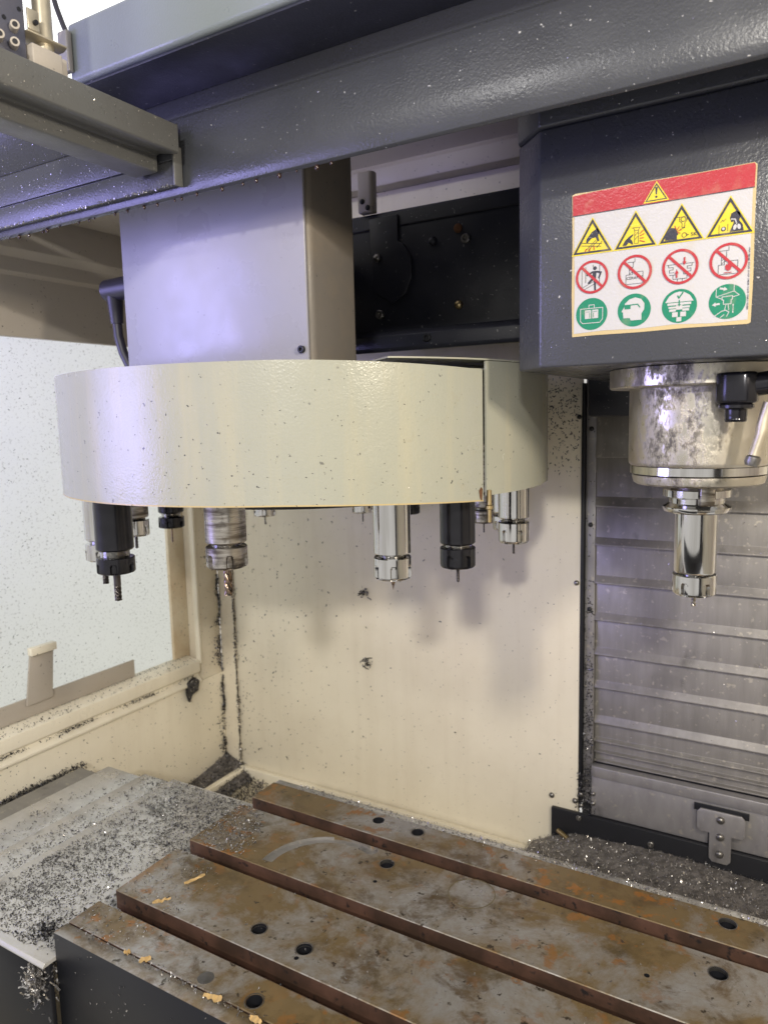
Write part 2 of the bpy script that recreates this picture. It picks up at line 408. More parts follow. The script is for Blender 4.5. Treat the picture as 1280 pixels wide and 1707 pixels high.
def rivet(p, r, parent, ax=(0, -1, 0), name='rivet', mat='bolt', socket=False):
    pr = [(r, 0), (r, r*.25), (r*.85, r*.55), (r*.5, r*.8), (.0004, r*.88)]
    if socket: pr = [(r, 0), (r, r*.9), (r*.86, r), (r*.5, r), (r*.48, r*.4), (.0004, r*.4)]
    return lathe(name, pr, p, mat, parent, n=16, axis=ax)
for p in ((-.335, -.112), (-.335, -.133), (-.318+.004, -.106), (-.318+.004, -.124)): rivet((p[0], WY-.0025, p[1]), .0042, cc)
rivet((-.388, WY-.0005, -.128), .0050, cc); rivet((-.346, WY-.0005, -.128), .0050, cc, mat='bolt')
rivet((-.215, WY-.0100, -.166), .0050, cc, socket=True); rivet((-.336, WY-.0100, -.152), .0045, cc, socket=True)
for z in (.545, .385, .24): rivet((-.3262, WY+.006, z-.02), .0040, cc, mat='black')
rivet((-.347, WY-.0005, .265), .0045, cc); rivet((-.345, WY-.0005, .545), .004, cc, mat='black')
br = pris('tee_bracket', 'y', [(-.140, -.080), (-.145, -.086), (-.145, -.113), (-.140, -.118), (-.126, -.118), (-.126, -.160), (-.121, -.166), (-.099, -.166), (-.094, -.160), (-.094, -.118), (-.079, -.118), (-.075, -.113), (-.075, -.086), (-.080, -.080)], WY-.0165, WY-.0125, 'apron', cc, bevel=.0008)
box('bracket_pad', (-.150, WY-.0122, -.086), (-.070, WY-.0105, -.074), 'black', cc, bevel=.0005)
box('bracket_spacer', (-.128, WY-.0120, -.150), (-.100, WY-.0023, -.09), 'black', cc, bevel=.0005)
for z in (-.0925, -.121, -.150): rivet((-.110, WY-.0166, z), .0062, br)

# ================================================================ OVERHEAD BEAM, RAIL, LEDGE
bm_ = root('overhead_beam', 'long dark grey painted beam crossing above the tool carousel', 'beam', (-.45, .61, .79))
pris('beam_face', 'x', [(.600, .7885), (.5965, .7905), (.594, .798), (.5955, .822), (.600, .850), (.602, .868), (.606, .872), (.606, .8965), (.612, .8965), (.612, .870), (.606, .865), (.600, .822), (.598, .800), (.602, .7895)], -1.12, .34, 'dark', bm_, bevel=.0005)
up_b = pris('upper_beam', 'x', [(.530, .8935), (.527, .8965), (.527, .947), (.530, .9505), (.545, .952), (.66, .952), (.66, .897), (.605, .897), (.605, .8935)], -.668, .34, 'midgrey', bm_, bevel=.0015)
box('recess_shade_panel', (-.666, .5325, .8905), (.34, .6055, .8932), 'darklow', bm_, bevel=.0004)  # dark sheet laid over the underside to paint in its shade
box('upper_panel', (-.54, .652, .9525), (.34, .6595, 1.118), 'darklow', bm_, bevel=.001)
box('hinge_plate', (-.676, .520, .902), (-.662, .5265, .941), 'apron', bm_, bevel=.0012)
for i in range(26):   # brown coolant drops hanging from the lower edge
    x = -.95+.55*(i/25)**1.1+random.uniform(-.01, .01); r = random.uniform(.0010, .0024)
    lathe('coolant_drop', [(.0003, -r*1.2), (r*.75, -r*.8), (r, 0), (r*.7, r*.9), (.0003, r*1.3)], (x, .599+random.uniform(-.001, .002), .7884-r*.6), 'drop', bm_, n=10)
rl = root('lower_rail', 'bluish lit sheet rail fixed along the lower left face of the overhead beam', 'rail', (-.75, .585, .797))
pris('rail_face', 'x', [(.585, .7968), (.583, .8195), (.5858, .8200), (.5858, .8212), (.5835, .8217), (.585, .856), (.5875, .8575), (.5935, .860), (.5935, .7968)], -1.12, -.5905, 'dark', rl, bevel=.0006)
pris('rail_hood', 'x', [(.5868, .8580), (.548, .905), (.550, .907), (.592, .8605)], -1.12, -.72, 'dark', rl, bevel=.0004)
box('end_flange', (-.5902, .582, .7955), (-.5875, .5935, .835), 'ledge', rl, bevel=.0006)
lg = root('door_ledge', 'grey folded steel door ledge running toward the overhead beam', 'ledge', (-.60, .45, .80))
pris('ledge_channel', 'y', [(-.575, .8505), (-.575, .8235), (-.578, .8225), (-.603, .8275), (-.607, .8262), (-.607, .8105), (-.611, .8100), (-.640, .8100), (-.640, .8505)], .30, .5780, 'ledge', lg, bevel=.0012)

# hardware standing on the ledge
gb = root('guide_block', 'dark bolted guide block standing on the door ledge', 'guide block', (-.60, .405, .8505))
box('block', (-.640, .385, .8508), (-.584, .4195, .99), 'darkblue', gb, bevel=.002)
for p in ((-.584, .4085, .8740), (-.584, .4073, .8605), (-.584, .3945, .8615)):
    b_ = tube('bolt', [(p[0]-.001, p[1], p[2]), (p[0]+.0075, p[1]-.004, p[2])], .0036, 'taupe_dim_cream', gb, n=16)
    lathe('socket', [(.0021, 0), (.0021, .0006), (.0004, .0006)], (p[0]+.0074, p[1]-.004, p[2]), 'black', b_, n=12, axis=(1, -.5, 0))
for y, z in ((.4144, .8915), (.4002, .8796)): lathe('bolt_hole', [(.0018, -.0002), (.0018, .0005), (.0004, .0005)], (-.5839, y, z), 'black', gb, n=14, axis=(1, 0, 0))
gs = root('guide_shaft', 'pale metal shaft with clamp plate on the door ledge', 'shaft', (-.595, .44, .8505))
box('base_block', (-.616, .4205, .8508), (-.5785, .4490, .8675), 'taupe_dim_cream', gs, bevel=.0012)
box('base_block', (-.612, .4495, .8508), (-.585, .4590, .8690), 'taupe_dim_cream', gs, bevel=.0012)
lathe('shaft', [(.0078, 0), (.0078, .14)], (-.595, .4440, .8676), 'palemetal', gs, n=28)
pris('clamp_plate', 'z', [(-.612, .4200), (-.582, .4200), (-.5815, .4570), (-.590, .4600), (-.612, .4600)], .8770, .8788, 'palemetal', gs, bevel=.0006)
box('clamp_upright', (-.5835, .4202, .8789), (-.5815, .4310, .8955), 'palemetal', gs, bevel=.0006)
lathe('clamp_screw', [(.0020, 0), (.0020, .003), (.0004, .003)], (-.5815, .4262, .8850), 'black', gs, n=12, axis=(1, 0, 0))
tag(tube('air_hose', [(-.925, .70, 1.20), (-.913, .70, 1.125), (-.9065, .70, 1.106), (-.896, .70, 1.082), (-.880, .70, 1.05), (-.868, .70, .99), (-.864, .70, .902)], .0035, 'rubber', None, loc=(-.87, .70, .902)), 'thin dark hose dropping behind the overhead beam beside the pale shaft', 'hose')

# glowing panel added as the bright white background over the beam
tag(box('backdrop_panel', (-4.6, 1.4, 2.30), (-1.4, 4.6, 2.36), 'backdrop_glow', bevel=.01, loc=(-3, 3, 2.3)), 'glowing white panel added as bright background above the overhead beam', 'backdrop')

# ================================================================ SPINDLE HEAD
SX, SY = -.1092, .8239
sh = root('spindle_housing', 'dark grey machine head holding the steel spindle', 'machine head', (SX, SY, .594))
head = pris('head_casting', 'z', [(-.234, .690), (.10, .690), (.10, 1.15), (-.266, 1.15), (-.266, .722)], .594, .8085, 'dark', sh, bevel=.0022)
pris('head_top', 'z', [(-.2345, .6875), (.10, .6875), (.10, 1.15), (-.2665, 1.15), (-.2665, .720)], .8095, 1.05, 'dark', sh, bevel=.0022)
def dent(prof, **k): return prof
lathe('spindle_collar', [(.060, .5935), (.0885, .5932), (.0885, .5755), (.0870, .5740), (.060, .5740)][::-1], (SX, SY, 0), 'spindle', sh, n=72)
nose = lathe('spindle_nose', [(.040, .4955), (.0665, .4955), (.0680, .4975), (.0685, .500), (.0685, .5738), (.040, .5738)], (0, 0, 0), 'spindle', None, n=96)
nose.parent = sh; nose.location = (0, 0, -.594); ORG[nose.name] = ORG[sh.name]
# keep the nose's own axis for its grime pattern
lathe('nose_ring', [(.030, .4860), (.0640, .4860), (.0668, .4872), (.0668, .4950), (.030, .4950)], (SX, SY, 0), 'chrome', sh, n=96)
lathe('nose_ring', [(.030, .4755), (.0600, .4755), (.0630, .4775), (.0645, .4830), (.0645, .4855), (.030, .4855)], (SX, SY, 0), 'spindle', sh, n=96)
lathe('drive_key_seat', [(.010, .468), (.0255, .468), (.0255, .4755), (.010, .4755)], (SX, SY, 0), 'worn', sh, n=40)
# coolant fitting and nozzle at the right of the nose
ce = pris('coolant_fitting', 'z', [(-.0845, .735), (-.076, .727), (-.058, .7265), (-.050, .733), (-.050, .760), (-.076, .760), (-.0845, .750)], .5560, .5838, 'blackox', sh, bevel=.003)
lathe('fitting_ring', [(.008, .5505), (.0125, .5505), (.0150, .5520), (.0150, .5545), (.0130, .5560), (.008, .5560)], (-.0675, .7415, 0), 'blackox', sh, n=28)
lathe('fitting_tip', [(.006, .5395), (.0088, .5395), (.0096, .5415), (.0092, .5430), (.0096, .5450), (.0096, .5505), (.006, .5505)], (-.0675, .7415, 0), 'blackox', sh, n=24)
tube('coolant_pipe', [(-.055, .742, .572), (-.038, .742, .574), (-.018, .744, .576), (.02, .75, .578)], .0105, 'blackox', sh, n=20)
nz = [(-.0405, .742, .556), (-.0440, .742, .543), (-.0455, .7415, .5345), (-.0462, .741, .5285), (-.0495, .740, .516), (-.0515, .7395, .5085)]
tube('nozzle', nz, [.0052, .0052, .0054, .0050, .0050, .0052], 'palemetal', sh, n=18)
lathe('nozzle_tip', [(.0004, -.004), (.0050, -.004), (.0066, -.001), (.0066, .004), (.005, .006), (.0004, .006)], (-.0525, .739, .5035), 'bolt', sh, n=18, axis=(.3, .1, 1))

# ================================================================ TOOL CAROUSEL
CX, CY, CR, TR = -.6201, .8473, .3255, .283
ca = root('tool_carousel', 'round cream tool carousel with a white motor box on top', 'tool carousel', (CX, CY, .45))
def arc_shell(name, a0, a1, r, th, zb, zt, mat, n=96, sm=30):
    V = []; F = []
    for i in range(n+1):
        f = i/n; a = R(a0+(a1-a0)*f); d = a0+(a1-a0)*f
        b, t = (zb(d) if callable(zb) else zb), (zt(d) if callable(zt) else zt)
        for rr, z in ((r, b), (r, b+(t-b)*.03), (r, t-(t-b)*.03), (r, t), (r-th, t), (r-th, b)):
            V.append((CX+rr*math.cos(a), CY+rr*math.sin(a), z))
    for i in range(n):
        for j in range(6):
            k = (j+1) % 6; F.append((i*6+j, (i+1)*6+j, (i+1)*6+k, i*6+k))
    F.append(tuple(range(6))); F.append(tuple(n*6+j for j in range(5, -1, -1)))
    return obj(name, V, F, mat, ca, smooth=sm)
droop = lambda d: max(0, (d-300)/41)
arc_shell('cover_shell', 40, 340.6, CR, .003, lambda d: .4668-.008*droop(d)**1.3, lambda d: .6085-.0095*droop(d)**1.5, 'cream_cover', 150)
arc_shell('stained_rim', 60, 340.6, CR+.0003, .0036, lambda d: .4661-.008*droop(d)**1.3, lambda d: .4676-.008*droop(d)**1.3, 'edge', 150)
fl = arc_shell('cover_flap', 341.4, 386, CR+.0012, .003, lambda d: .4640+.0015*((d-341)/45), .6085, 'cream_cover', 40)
V = []; F = []                                                   # thin lid folded over the flap
for i in range(41):
    a = R(320+66*i/40)
    for rr, z in ((.20, .6092), (CR+.0012, .6092), (CR+.0012, .6108), (.20, .6108)): V.append((CX+rr*math.cos(a), CY+rr*math.sin(a), z))
for i in range(40):
    for j in range(4): F.append((i*4+j, (i+1)*4+j, (i+1)*4+(j+1) % 4, i*4+(j+1) % 4))
F += [(0, 1, 2, 3), (163, 162, 161, 160)]
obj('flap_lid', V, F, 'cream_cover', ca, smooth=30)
lathe('pocket_plate', [(.05, .520), (.312, .520), (.315, .523), (.315, .537), (.312, .540), (.05, .540)], (CX, CY, 0), 'black', ca, n=96)
lathe('hub_disc', [(.02, .4475), (.196, .4475), (.200, .4505), (.200, .519), (.02, .519)], (CX, CY, 0), 'black', ca, n=96)
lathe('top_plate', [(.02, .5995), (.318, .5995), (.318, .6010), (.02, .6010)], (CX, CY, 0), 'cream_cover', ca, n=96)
a = R(341.6); hx, hy = CX+(CR+.0035)*math.cos(a), CY+(CR+.0035)*math.sin(a)
lathe('hinge_pin', [(.0006, .4345), (.0022, .4350), (.0024, .449), (.0042, .4500), (.0042, .4530), (.0026, .4540), (.0026, .4700), (.0006, .4705)], (hx, hy, 0), 'brass', ca, n=14)
a = R(339.9); 
V = []; F = []
for k in range(11):
    t = 2*math.pi*k/11; rr = random.uniform(.7, 1.15); aa = a+rr*.010*math.cos(t); V.append((CX+(CR+.0005)*math.cos(aa), CY+(CR+.0005)*math.sin(aa), .4675+rr*.0085*math.sin(t)))
obj('rust_patch', V, [tuple(range(11))], 'rust', ca)
# motor box on top: front panel, body, screws
box('motor_box', (-.788, .6845, .6012), (-.4945, .7823, 1.02), 'box_side_shade', ca, bevel=.010, seg=4)
fp = box('front_panel', (-.7885, .6795, .6095), (-.4965, .6835, 1.02), 'lilac_light_panel', ca, bevel=.0012)
for p in ((-.5045, .6290), (-.5045, .97), (-.78, .97)): rivet((p[0], .6794, p[1]), .0042, fp, socket=True, name='screw', mat='black')
box('support_arm', (-.760, .7825, .66), (-.655, 1.06, .80), 'darklow', ca, bevel=.004)
el = [(-.792, .722, .737), (-.868, .720, .736)]
tube('cable_elbow', el, [.0165, .0150], 'rubber', ca, n=24)
tube('cable_gland', [(-.8545, .720, .728), (-.8535, .720, .690)], [.0115, .0085], 'rubber', ca, n=20)
tube('cable', [(-.8535, .720, .696), (-.852, .720, .672), (-.846, .721, .650), (-.836, .724, .628), (-.822, .728, .6012)], .0065, 'rubber', ca, n=14)

# dark casting behind the carousel
ac = root('changer_casting', 'dark bolted casting behind the white motor box', 'casting', (-.5, 1.06, .65))
box('casting_body', (-.800, 1.000, .676), (-.30, 1.219, .8590), 'darklow', ac, bevel=.004)
pris('casting_foot', 'x', [(.992, .6512), (.988, .656), (.988, .674), (.9995, .6835), (.9995, .6512)], -.80, -.30, 'darklow', ac, bevel=.0015)
pris('casting_boss', 'y', [(-.600, .745), (-.57, .722), (-.545, .735), (-.534, .758), (-.534, .786), (-.548, .808), (-.556, .812), (-.556, .851), (-.606, .851)], .9955, .9995, 'darklow', ac, bevel=.0012)
for x, z, m, s in ((-.459, .817, 'rust', 0), (-.446, .8005, 'bolt', 1), (-.459, .7105, 'brass', 0), (-.588, .7075, 'bolt', 1), (-.592, .792, 'bolt', 0), (-.500, .805, 'darklow', 0)):
    rivet((x, .9992 if x > -.55 else .9953, z), .0066, ac, name='bolt', mat=m, socket=bool(s))
rivet((-.5045, .9878, .6665), .0058, ac, name='bolt', mat='black', socket=True)
box('casting_seam', (-.80, .9980, .8350), (-.30, .9992, .8365), 'black', ac, bevel=0)
kb = root('channel_bracket', 'small pale bracket with dark bolts under the top channel', 'bracket', (-.62, 1.0, .87))
pris('bracket_plate', 'z', [(-.6215, .9900), (-.6000, .9900), (-.5960, .9940), (-.5960, 1.0060), (-.6215, 1.0060)], .8595, .9200, 'taupe_dim_cream', kb, bevel=.0025)
for p in ((-.6130, .876), (-.6035, .866)): rivet((p[0], .9899, p[1]), .0040, kb, name='bolt', mat='black')

# ================================================================ TOOLS
def nutv(c, rn, h, nslot=6, ph=0.):
    prof = [(rn*.45, -h*.03), (rn*.80, -h*.02), (rn*.93, h*.02), (rn*.992, h*.09), (rn, h*.13), (rn, h*.50), (rn, h*.60), (rn, h*.66), (rn, h*.955), (rn*.965, h), (rn*.7, h)]
    hw = [0, 0, 1, 1, 1, 1, .7, 0, 0, 0, 0]
    def rf(i, r, z, a):
        d = ((a-ph) % (2*math.pi/nslot)); d = min(d, 2*math.pi/nslot-d)
        return r-rn*.16 if hw[i] and d < .155*hw[i] and i > 0 else r
    return lathev([(r, z) for r, z in prof], c, 144, rf)
def millv(c, r, ln, flutes=3, turns=1.6, shank=.45, tip='flat'):
    """cutter pointing down from c: plain shank, then helical flutes"""
    n = 24; rows = 34; V = []; F = []
    for i in range(rows+1):
        f = i/rows; z = -ln*f
        fl = 0 if f < shank else min(1, (f-shank)/.06); tw = 2*math.pi*turns*max(0, f-shank)/(1-shank)
        for j in range(n):
            a = 2*math.pi*j/n; q = math.cos(flutes*(a-tw)); g = 1-.34*fl*max(0, q)**1.2
            rr = r*g
            if tip == 'cone' : rr *= max(.06, 1-max(0, (f-.45)/.55)*.92) if f > .45 else 1
            if tip == 'drill' and f > .93: rr *= max(.08, 1-(f-.93)/.07)
            V.append((c[0]+rr*math.cos(a), c[1]+rr*math.sin(a), c[2]+z))
    for i in range(rows):
        for j in range(n):
            k = (j+1) % n; F.append((i*n+j, i*n+k, (i+1)*n+k, (i+1)*n+j))
    F.append(tuple(range(n))); F.append(tuple(rows*n+j for j in range(n-1, -1, -1)))
    return V, F
def tool(x, y, nb, nt, bb, cb, rc, body, nut, cutm, label, rn=.0203, tip='drill', flutes=2, ztop=.521, shank=.35, ph=.1, turns=1.6, group='tool holders hanging from the carousel'):
    t = root('tool_holder', label, 'tool holder', (x, y, nb), group)
    rb = rn*.99
    lathe('body', [(rb*.60, bb), (rb*.93, bb), (rb, bb+.0018), (rb, ztop-.016), (rb*1.02, ztop-.015), (rb*1.45, ztop-.014), (rb*1.45, ztop-.0005), (rb*.6, ztop-.0005)], (x, y, 0), body, t, n=56)
    pr = []
    z = nt-.002; k = 0
    while z < bb+.0015: pr += [(rn*.76, z), (rn*.71, z+.0007)]; z += .0014
    lathe('thread', [(rn*.3, nt-.003)]+pr+[(rn*.3, bb+.003)], (x, y, 0), 'chrome', t, n=40)
    V, F = nutv((x, y, nb), rn, nt-nb, 6, ph); obj('collet_nut', V, F, nut, t, smooth=28)
    lathe('collet', [(rc*1.02, nb-.0012), (rn*.42, nb-.0012), (rn*.44, nb+.002), (rc*1.02, nb+.002)], (x, y, 0), 'worn', t, n=28)
    V, F = millv((x, y, nb+.001), rc, nb+.001-cb, flutes, turns, shank, tip); obj('cutter', V, F, cutm, t, smooth=40)
    return t
def P(deg): return CX+TR*math.cos(R(deg)), CY+TR*math.sin(R(deg))
NB = .3825
tool(*P(287), .3975, .4205, .4236, .3668, .0046, 'worn', 'worn', 'bronze', 'worn dull steel tool holder with a thick bronze end mill, under the carousel', rn=.0217, tip='flat', flutes=3, turns=.8, shank=.12, ph=.35)
tool(*P(249), .3740, .3935, .4020, .3397, .0042, 'blackox', 'blackox', 'carbide', 'long black tool holder with exposed bright thread and a dark ball end mill', rn=.0222, tip='flat', flutes=4, shank=.45, ph=.2, turns=1)
tool(*P(232.5), .3772, .3990, .4036, .3454, .0038, 'chrome', 'chrome', 'carbide', 'polished tool holder half hidden behind the long black one with exposed thread', rn=.0222, tip='flat', flutes=4, shank=.3)
tool(*P(198.2), NB, .4072, .4105, .3623, .0024, 'worn', 'chrome', 'carbide', 'brownish steel tool holder beyond the long black holder, short cutter beside its edge', rn=.0200)
tool(*P(180.6), NB, .4000, .4071, .3570, .0015, 'blackox', 'blackox', 'bronze', 'black tool holder hanging in front of the window edge with a thin drill', rn=.0205)
tool(*P(144), NB, .4030, .4060, .3666, .0012, 'worn', 'chrome', 'carbide', 'far steel nut and thin drill peeking under the dark hub beside the worn holder', rn=.0195)
tool(*P(108), NB, .4010, .4040, .3650, .0012, 'worn', 'chrome', 'carbide', 'far steel nut and thin drill peeking under the dark hub beside the polished holder', rn=.0195)
tool(*P(323.3), .3780, .4022, .4048, .3650, .0021, 'chrome', 'chrome', 'bronze', 'polished tool holder with a fine tapered bronze engraving point', rn=.0204, tip='cone', flutes=2, shank=.6, ph=.05)
tool(*P(90), NB, .4020, .4050, .3729, .0012, 'blackox', 'blackox', 'carbide', 'far black tool holder just showing behind the polished engraving holder', rn=.0195)
tool(*P(341.2), .3793, .4026, .4064, .3610, .0019, 'blackox', 'blackox', 'carbide', 'black tool holder with a thin twist drill, next to the cover flap', rn=.0203, turns=2.5, shank=.2, ph=.5)
tool(*P(72), NB, .4020, .4050, .3729, .0012, 'chrome', 'chrome', 'carbide', 'polished tool holder almost wholly hidden behind the black twist drill holder', rn=.0180)
tool(*P(54.5), NB, .4032, .4070, .3656, .0012, 'worn', 'worn', 'carbide', 'small far steel tool holder behind the hinge pin of the cover flap', rn=.0185)
tool(*P(38), NB, .4040, .4084, .3706, .0012, 'chrome', 'chrome', 'carbide', 'polished tool holder peeking out behind the one under the cover flap', rn=.0195)
tool(*P(14.8), .3825, .4105, .4150, .3663, .0016, 'chrome', 'chrome', 'carbide', 'polished tool holder with a thin drill hanging under the cover flap', rn=.0204, ph=.25)
# tool in the spindle
t = root('spindle_tool', 'polished flanged tool holder clamped in the spindle with a short thin drill', 'tool holder', (SX, SY, .3575))
rn = .0216
lathe('body', [(.012, .3815), (rn*.93, .3815), (rn*.97, .3832), (rn*.97, .4455), (.012, .4455)], (SX, SY, 0), 'chrome', t, n=64)
V, F = nutv((SX, SY, .3575), rn*1.01, .0222, 6, .2); obj('collet_nut', V, F, 'chrome', t, smooth=28)
lathe('thread', [(.008, .3785), (rn*.78, .3790), (rn*.78, .3797), (rn*.72, .3803), (rn*.78, .3809), (rn*.78, .3816), (.008, .3820)], (SX, SY, 0), 'chrome', t, n=40)
flg = lathe('flange', [(.012, .4456), (.0305, .4456), (.0322, .4468), (.0335, .4500), (.0335, .4515), (.0270, .4555), (.0270, .4605), (.0335, .4625), (.0335, .4695), (.0325, .4702), (.012, .4702)], (SX, SY, 0), 'chrome', t, n=72, smooth=25)
ka = Vector((-SX*.55, -SY, 0)).normalized(); ka = Matrix.Rotation(R(20), 3, 'Z') @ ka
kc = Vector((SX, SY, .459))+ka*.0325; kt = ka.cross(Vector((0, 0, 1)))
Vk, Fk = boxv((-.0085, -.0075, -.0105), (.0085, .0075, .016))
cut(flg, [([tuple(kc+kt*v[0]+ka*v[1]+Vector((0, 0, v[2]))) for v in Vk], Fk)])
flg.data.shade_smooth(); flg.data.set_sharp_from_angle(angle=R(25))
Vk, Fk = boxv((-.0070, -.0060, -.004), (.0070, .0040, .0165))
obj('drive_key', [tuple(kc+kt*v[0]+ka*v[1]+Vector((0, 0, v[2]))) for v in Vk], Fk, 'worn', t, bevel=.0012)
V, F = millv((SX, SY, .3585), .0022, .0145, 2, 1, .3, 'flat'); obj('cutter', V, F, 'worn', t, smooth=40)

# ================================================================ TABLE
tb = root('milling_table', 'rust stained steel milling table with three long tee slots', 'milling table', (-.2, .64, -.10))
XT0, XT1 = -.701, .22
def land(name, y0, y1, z0=-.024, z1=0., m=('table', 'slot', 'black', 'waydark')):
    o = box(name, (XT0+random.uniform(-.001, .001), y0, z0), (XT1, y1, z1), list(m), tb, bevel=.0008, seg=1)
    for p in o.data.polygons: p.material_index = 1 if abs(p.normal.y) > .8 and len(m) > 1 else 0
    return o
lip = land('front_lip', .4495, .4672, -.20, -.0006, ('table', 'black'))
L1 = land('land', .4684, .5095); L2 = land('land', .5320, .6300); L3 = land('land', .6520, .7550); L4 = land('land', .7780, .8290)
box('table_body', (XT0+.003, .4674, -.12), (XT1, .846, -.0245), 'slot', tb, bevel=.001)
land('back_rail', .8294, .8440, -.05, -.003, ('waycover', 'slot'))
def hole(x, y, r, d=.018): return lathev([(r, -d), (r, .004)], (x, y, 0), 24)
cut(L1, [hole(-.4426, .4812, .0083)])
cut(L2, [hole(-.5047, .5621, .0085), hole(-.4427, .5607, .0085), hole(-.4420, .5463, .0026), hole(-.064, .5605, .0085)])
# arc-shaped cutter mark in the third land
c0 = Vector((-.500, .672)); po = []; 
for k in range(15): a = R(186-(186-72)*k/14); po.append((c0.x+.086*math.cos(a), c0.y+.083*math.sin(a)))
for k in range(15): a = R(72+(186-72)*k/14); po.append((c0.x+.071*math.cos(a), c0.y+.0695*math.sin(a)))
po = [(x, max(y, .6535)) for x, y in po]
cut(L3, [hole(-.4414, .7303, .0088), hole(-.4365, .6935, .0026), hole(-.064, .7303, .0088), hole(-.1244, .6943, .0027), prism('z', po, -.0035, .004), hole(-.474, .7455, .009, .0036)])
for pg in L3.data.polygons:
    if -.0045 < pg.center.z+ORG[tb.name].z < -.0012 and abs(pg.normal.y) < .9: pg.material_index = 3
cut(L4, [hole(-.5023, .8115, .0082), hole(-.4411, .8108, .0082), hole(-.0636, .8124, .009)])
for l_ in (L1, L2, L3, L4):
    for pg in l_.data.polygons:
        if -.0185 < pg.center.z+ORG[tb.name].z < -.005 and pg.area < 3e-4: pg.material_index = 2  # bores coloured black to paint in the shade inside them
for (x, y, l) in ((-.4426, .4812, L1), (-.5047, .5621, L2), (-.4427, .5607, L2), (-.4414, .7303, L3), (-.064, .7303, L3), (-.4411, .8108, L4), (-.0636, .8124, L4)):
    lathe('hole_rim', [(.0086, -.004), (.0098, -.0001), (.0098, .0004), (.0089, .0004), (.0084, -.003)], (x, y, 0), 'bolt', tb, n=28, hollow=True)
lathe('plug', [(.0084, -.002), (.0084, -.0012), (.0060, -.0012), (.0004, -.0009)], (-.5049, .4807, .0014), 'bolt', tb, n=28)
lathe('ring_mark', [(.0263, .0001), (.0263, .0003), (.0273, .0003), (.0273, .0001)], (-.3262, .7280, 0), 'ringmark', tb, n=64, hollow=True)

# ---- telescopic way cover left of the table
wc = root('table_way_cover', 'chip strewn stepped steel way cover beside the milling table', 'way cover', (-.9, .62, -.26))
steps = [(-.7015, -.880, -.030, 'waycover'), (-.8795, -.944, -.0345, 'waycover'), (-.9435, -1.030, -.0390, 'waycover'), (-1.0295, -1.100, -.056, 'waydark'), (-1.0995, -1.163, -.078, 'waydark')]
for i, (xa, xb, z, m) in enumerate(steps):
    y0, y1 = .4335+i*.001, .806-i*.004
    pris('cover_plate', 'x', [(y0, z-.004), (y0+.003, z), (y1-.002, z), (y1, z-.003), (y1, z-.09), (y1-.003, z-.09), (y1-.003, z-.005), (y0, z-.005)], xb-.012 if i < 4 else xb, xa, m if i < 4 else 'waydark', wc, bevel=.0006)
for (xa, xb, z, m) in steps: box('cover_skirt', (xb+.001, .4400, -.259), (xa, .4460, z-.0055), 'black', wc, bevel=.0008)
tag(box('corner_bar', (-1.118, 1.00, -.2595), (-1.104, 1.203, -.237), 'cream', bevel=.0015, loc=(-1.11, 1.1, -.2595)), 'short cream bar lying in the chip filled rear corner', 'bar')

# ================================================================ CHIPS
n = 13000
p = U(n*3, (-1.02, -.71), (.445, .80), (0, 0))
dens = .42+.3*np.sin(p[:, 0]*23+p[:, 1]*9)*np.cos(p[:, 1]*17-p[:, 0]*8)+.35*np.sin(p[:, 0]*151+3*np.sin(p[:, 1]*60))*np.sin(p[:, 1]*170+2*np.sin(p[:, 0]*90))
edge = np.clip((p[:, 0]+.99)/.12, .12, 1)
p = p[RNG.uniform(size=len(p)) < dens*edge][:n]
for (xa, xb, z, m) in steps[:4]: p[(p[:, 0] < xa) & (p[:, 0] >= xb), 2] = z+.0002
flakes('cover_chips', p, (0, 0, 1), (.0006, .0024), 'chipsmid', wc, flat=.3, aspect=.7)
p = p[RNG.integers(0, len(p), 900)]; flakes('cover_chips', p, (0, 0, 1), (.0028, .0060), 'chipsmid', wc, flat=.5, aspect=.4)
p = U(1500, (-.90, -.71), (.64, .80), (-.0298, -.0298)); flakes('cover_chips', p, (0, 0, 1), (.001, .0035), 'chips', wc, flat=.35)
# heaps at the foot of the left wall and around the table's corner
q = RNG.normal(size=(1100, 3))*[.006, 1, .004]; p = np.stack([-1.152+q[:, 0], RNG.uniform(.55, .83, 1100), -.0775+np.abs(q[:, 2])], 1); flakes('cover_chips', p, (0, 0, 1), (.002, .006), 'chipsdark', wc, flat=.8)
q = RNG.normal(size=(900, 3))*[.010, .016, .018]; p = np.stack([-.7165+q[:, 0]*.7, .441+q[:, 1]*.5, -.040-np.abs(q[:, 2])], 1); flakes('cover_chips', p, (-.3, -.5, 1), (.002, .007), 'chips', wc, flat=1.0)
q = RNG.normal(size=(220, 3))*[.012, .008, .002]; p = np.array([-.745, .470, -.028])+q; flakes('cover_chips', p, (0, 0, 1), (.002, .006), 'chipsdark', wc, flat=.8)
# corner heap of chips
V = []; F = []
for i in range(15):
    for j in range(25):
        x = -1.165+.085*i/14; y = .93+.29*j/24
        h = .040*(1-i/14)**.8*(j/24)**1.6+.006+random.uniform(-.001, .001)
        V.append((x, y, -.262+h))
for i in range(14):
    for j in range(24): F.append((i*25+j, i*25+j+1, (i+1)*25+j+1, (i+1)*25+j))
ch = obj('corner_chip_heap', V, F, 'bed', None, loc=(-1.13, 1.1, -.262)); ch['kind'] = 'stuff'; tag(ch, 'dark heap of metal chips in the rear corner of the enclosure', 'metal chips')
i_ = RNG.integers(0, len(V), 5200); p = np.array(V)[i_]+RNG.normal(size=(5200, 3))*[.004, .006, .0025]; flakes('chip', p, (0, 0, 1), (.002, .006), 'chipsmid', ch, flat=.9)
p = U(1200, (-1.10, -.99), (1.02, 1.20), (-.259, -.250)); flakes('floor_chips', p, (0, 0, 1), (.003, .007), 'chipsdark', ch, flat=.9)
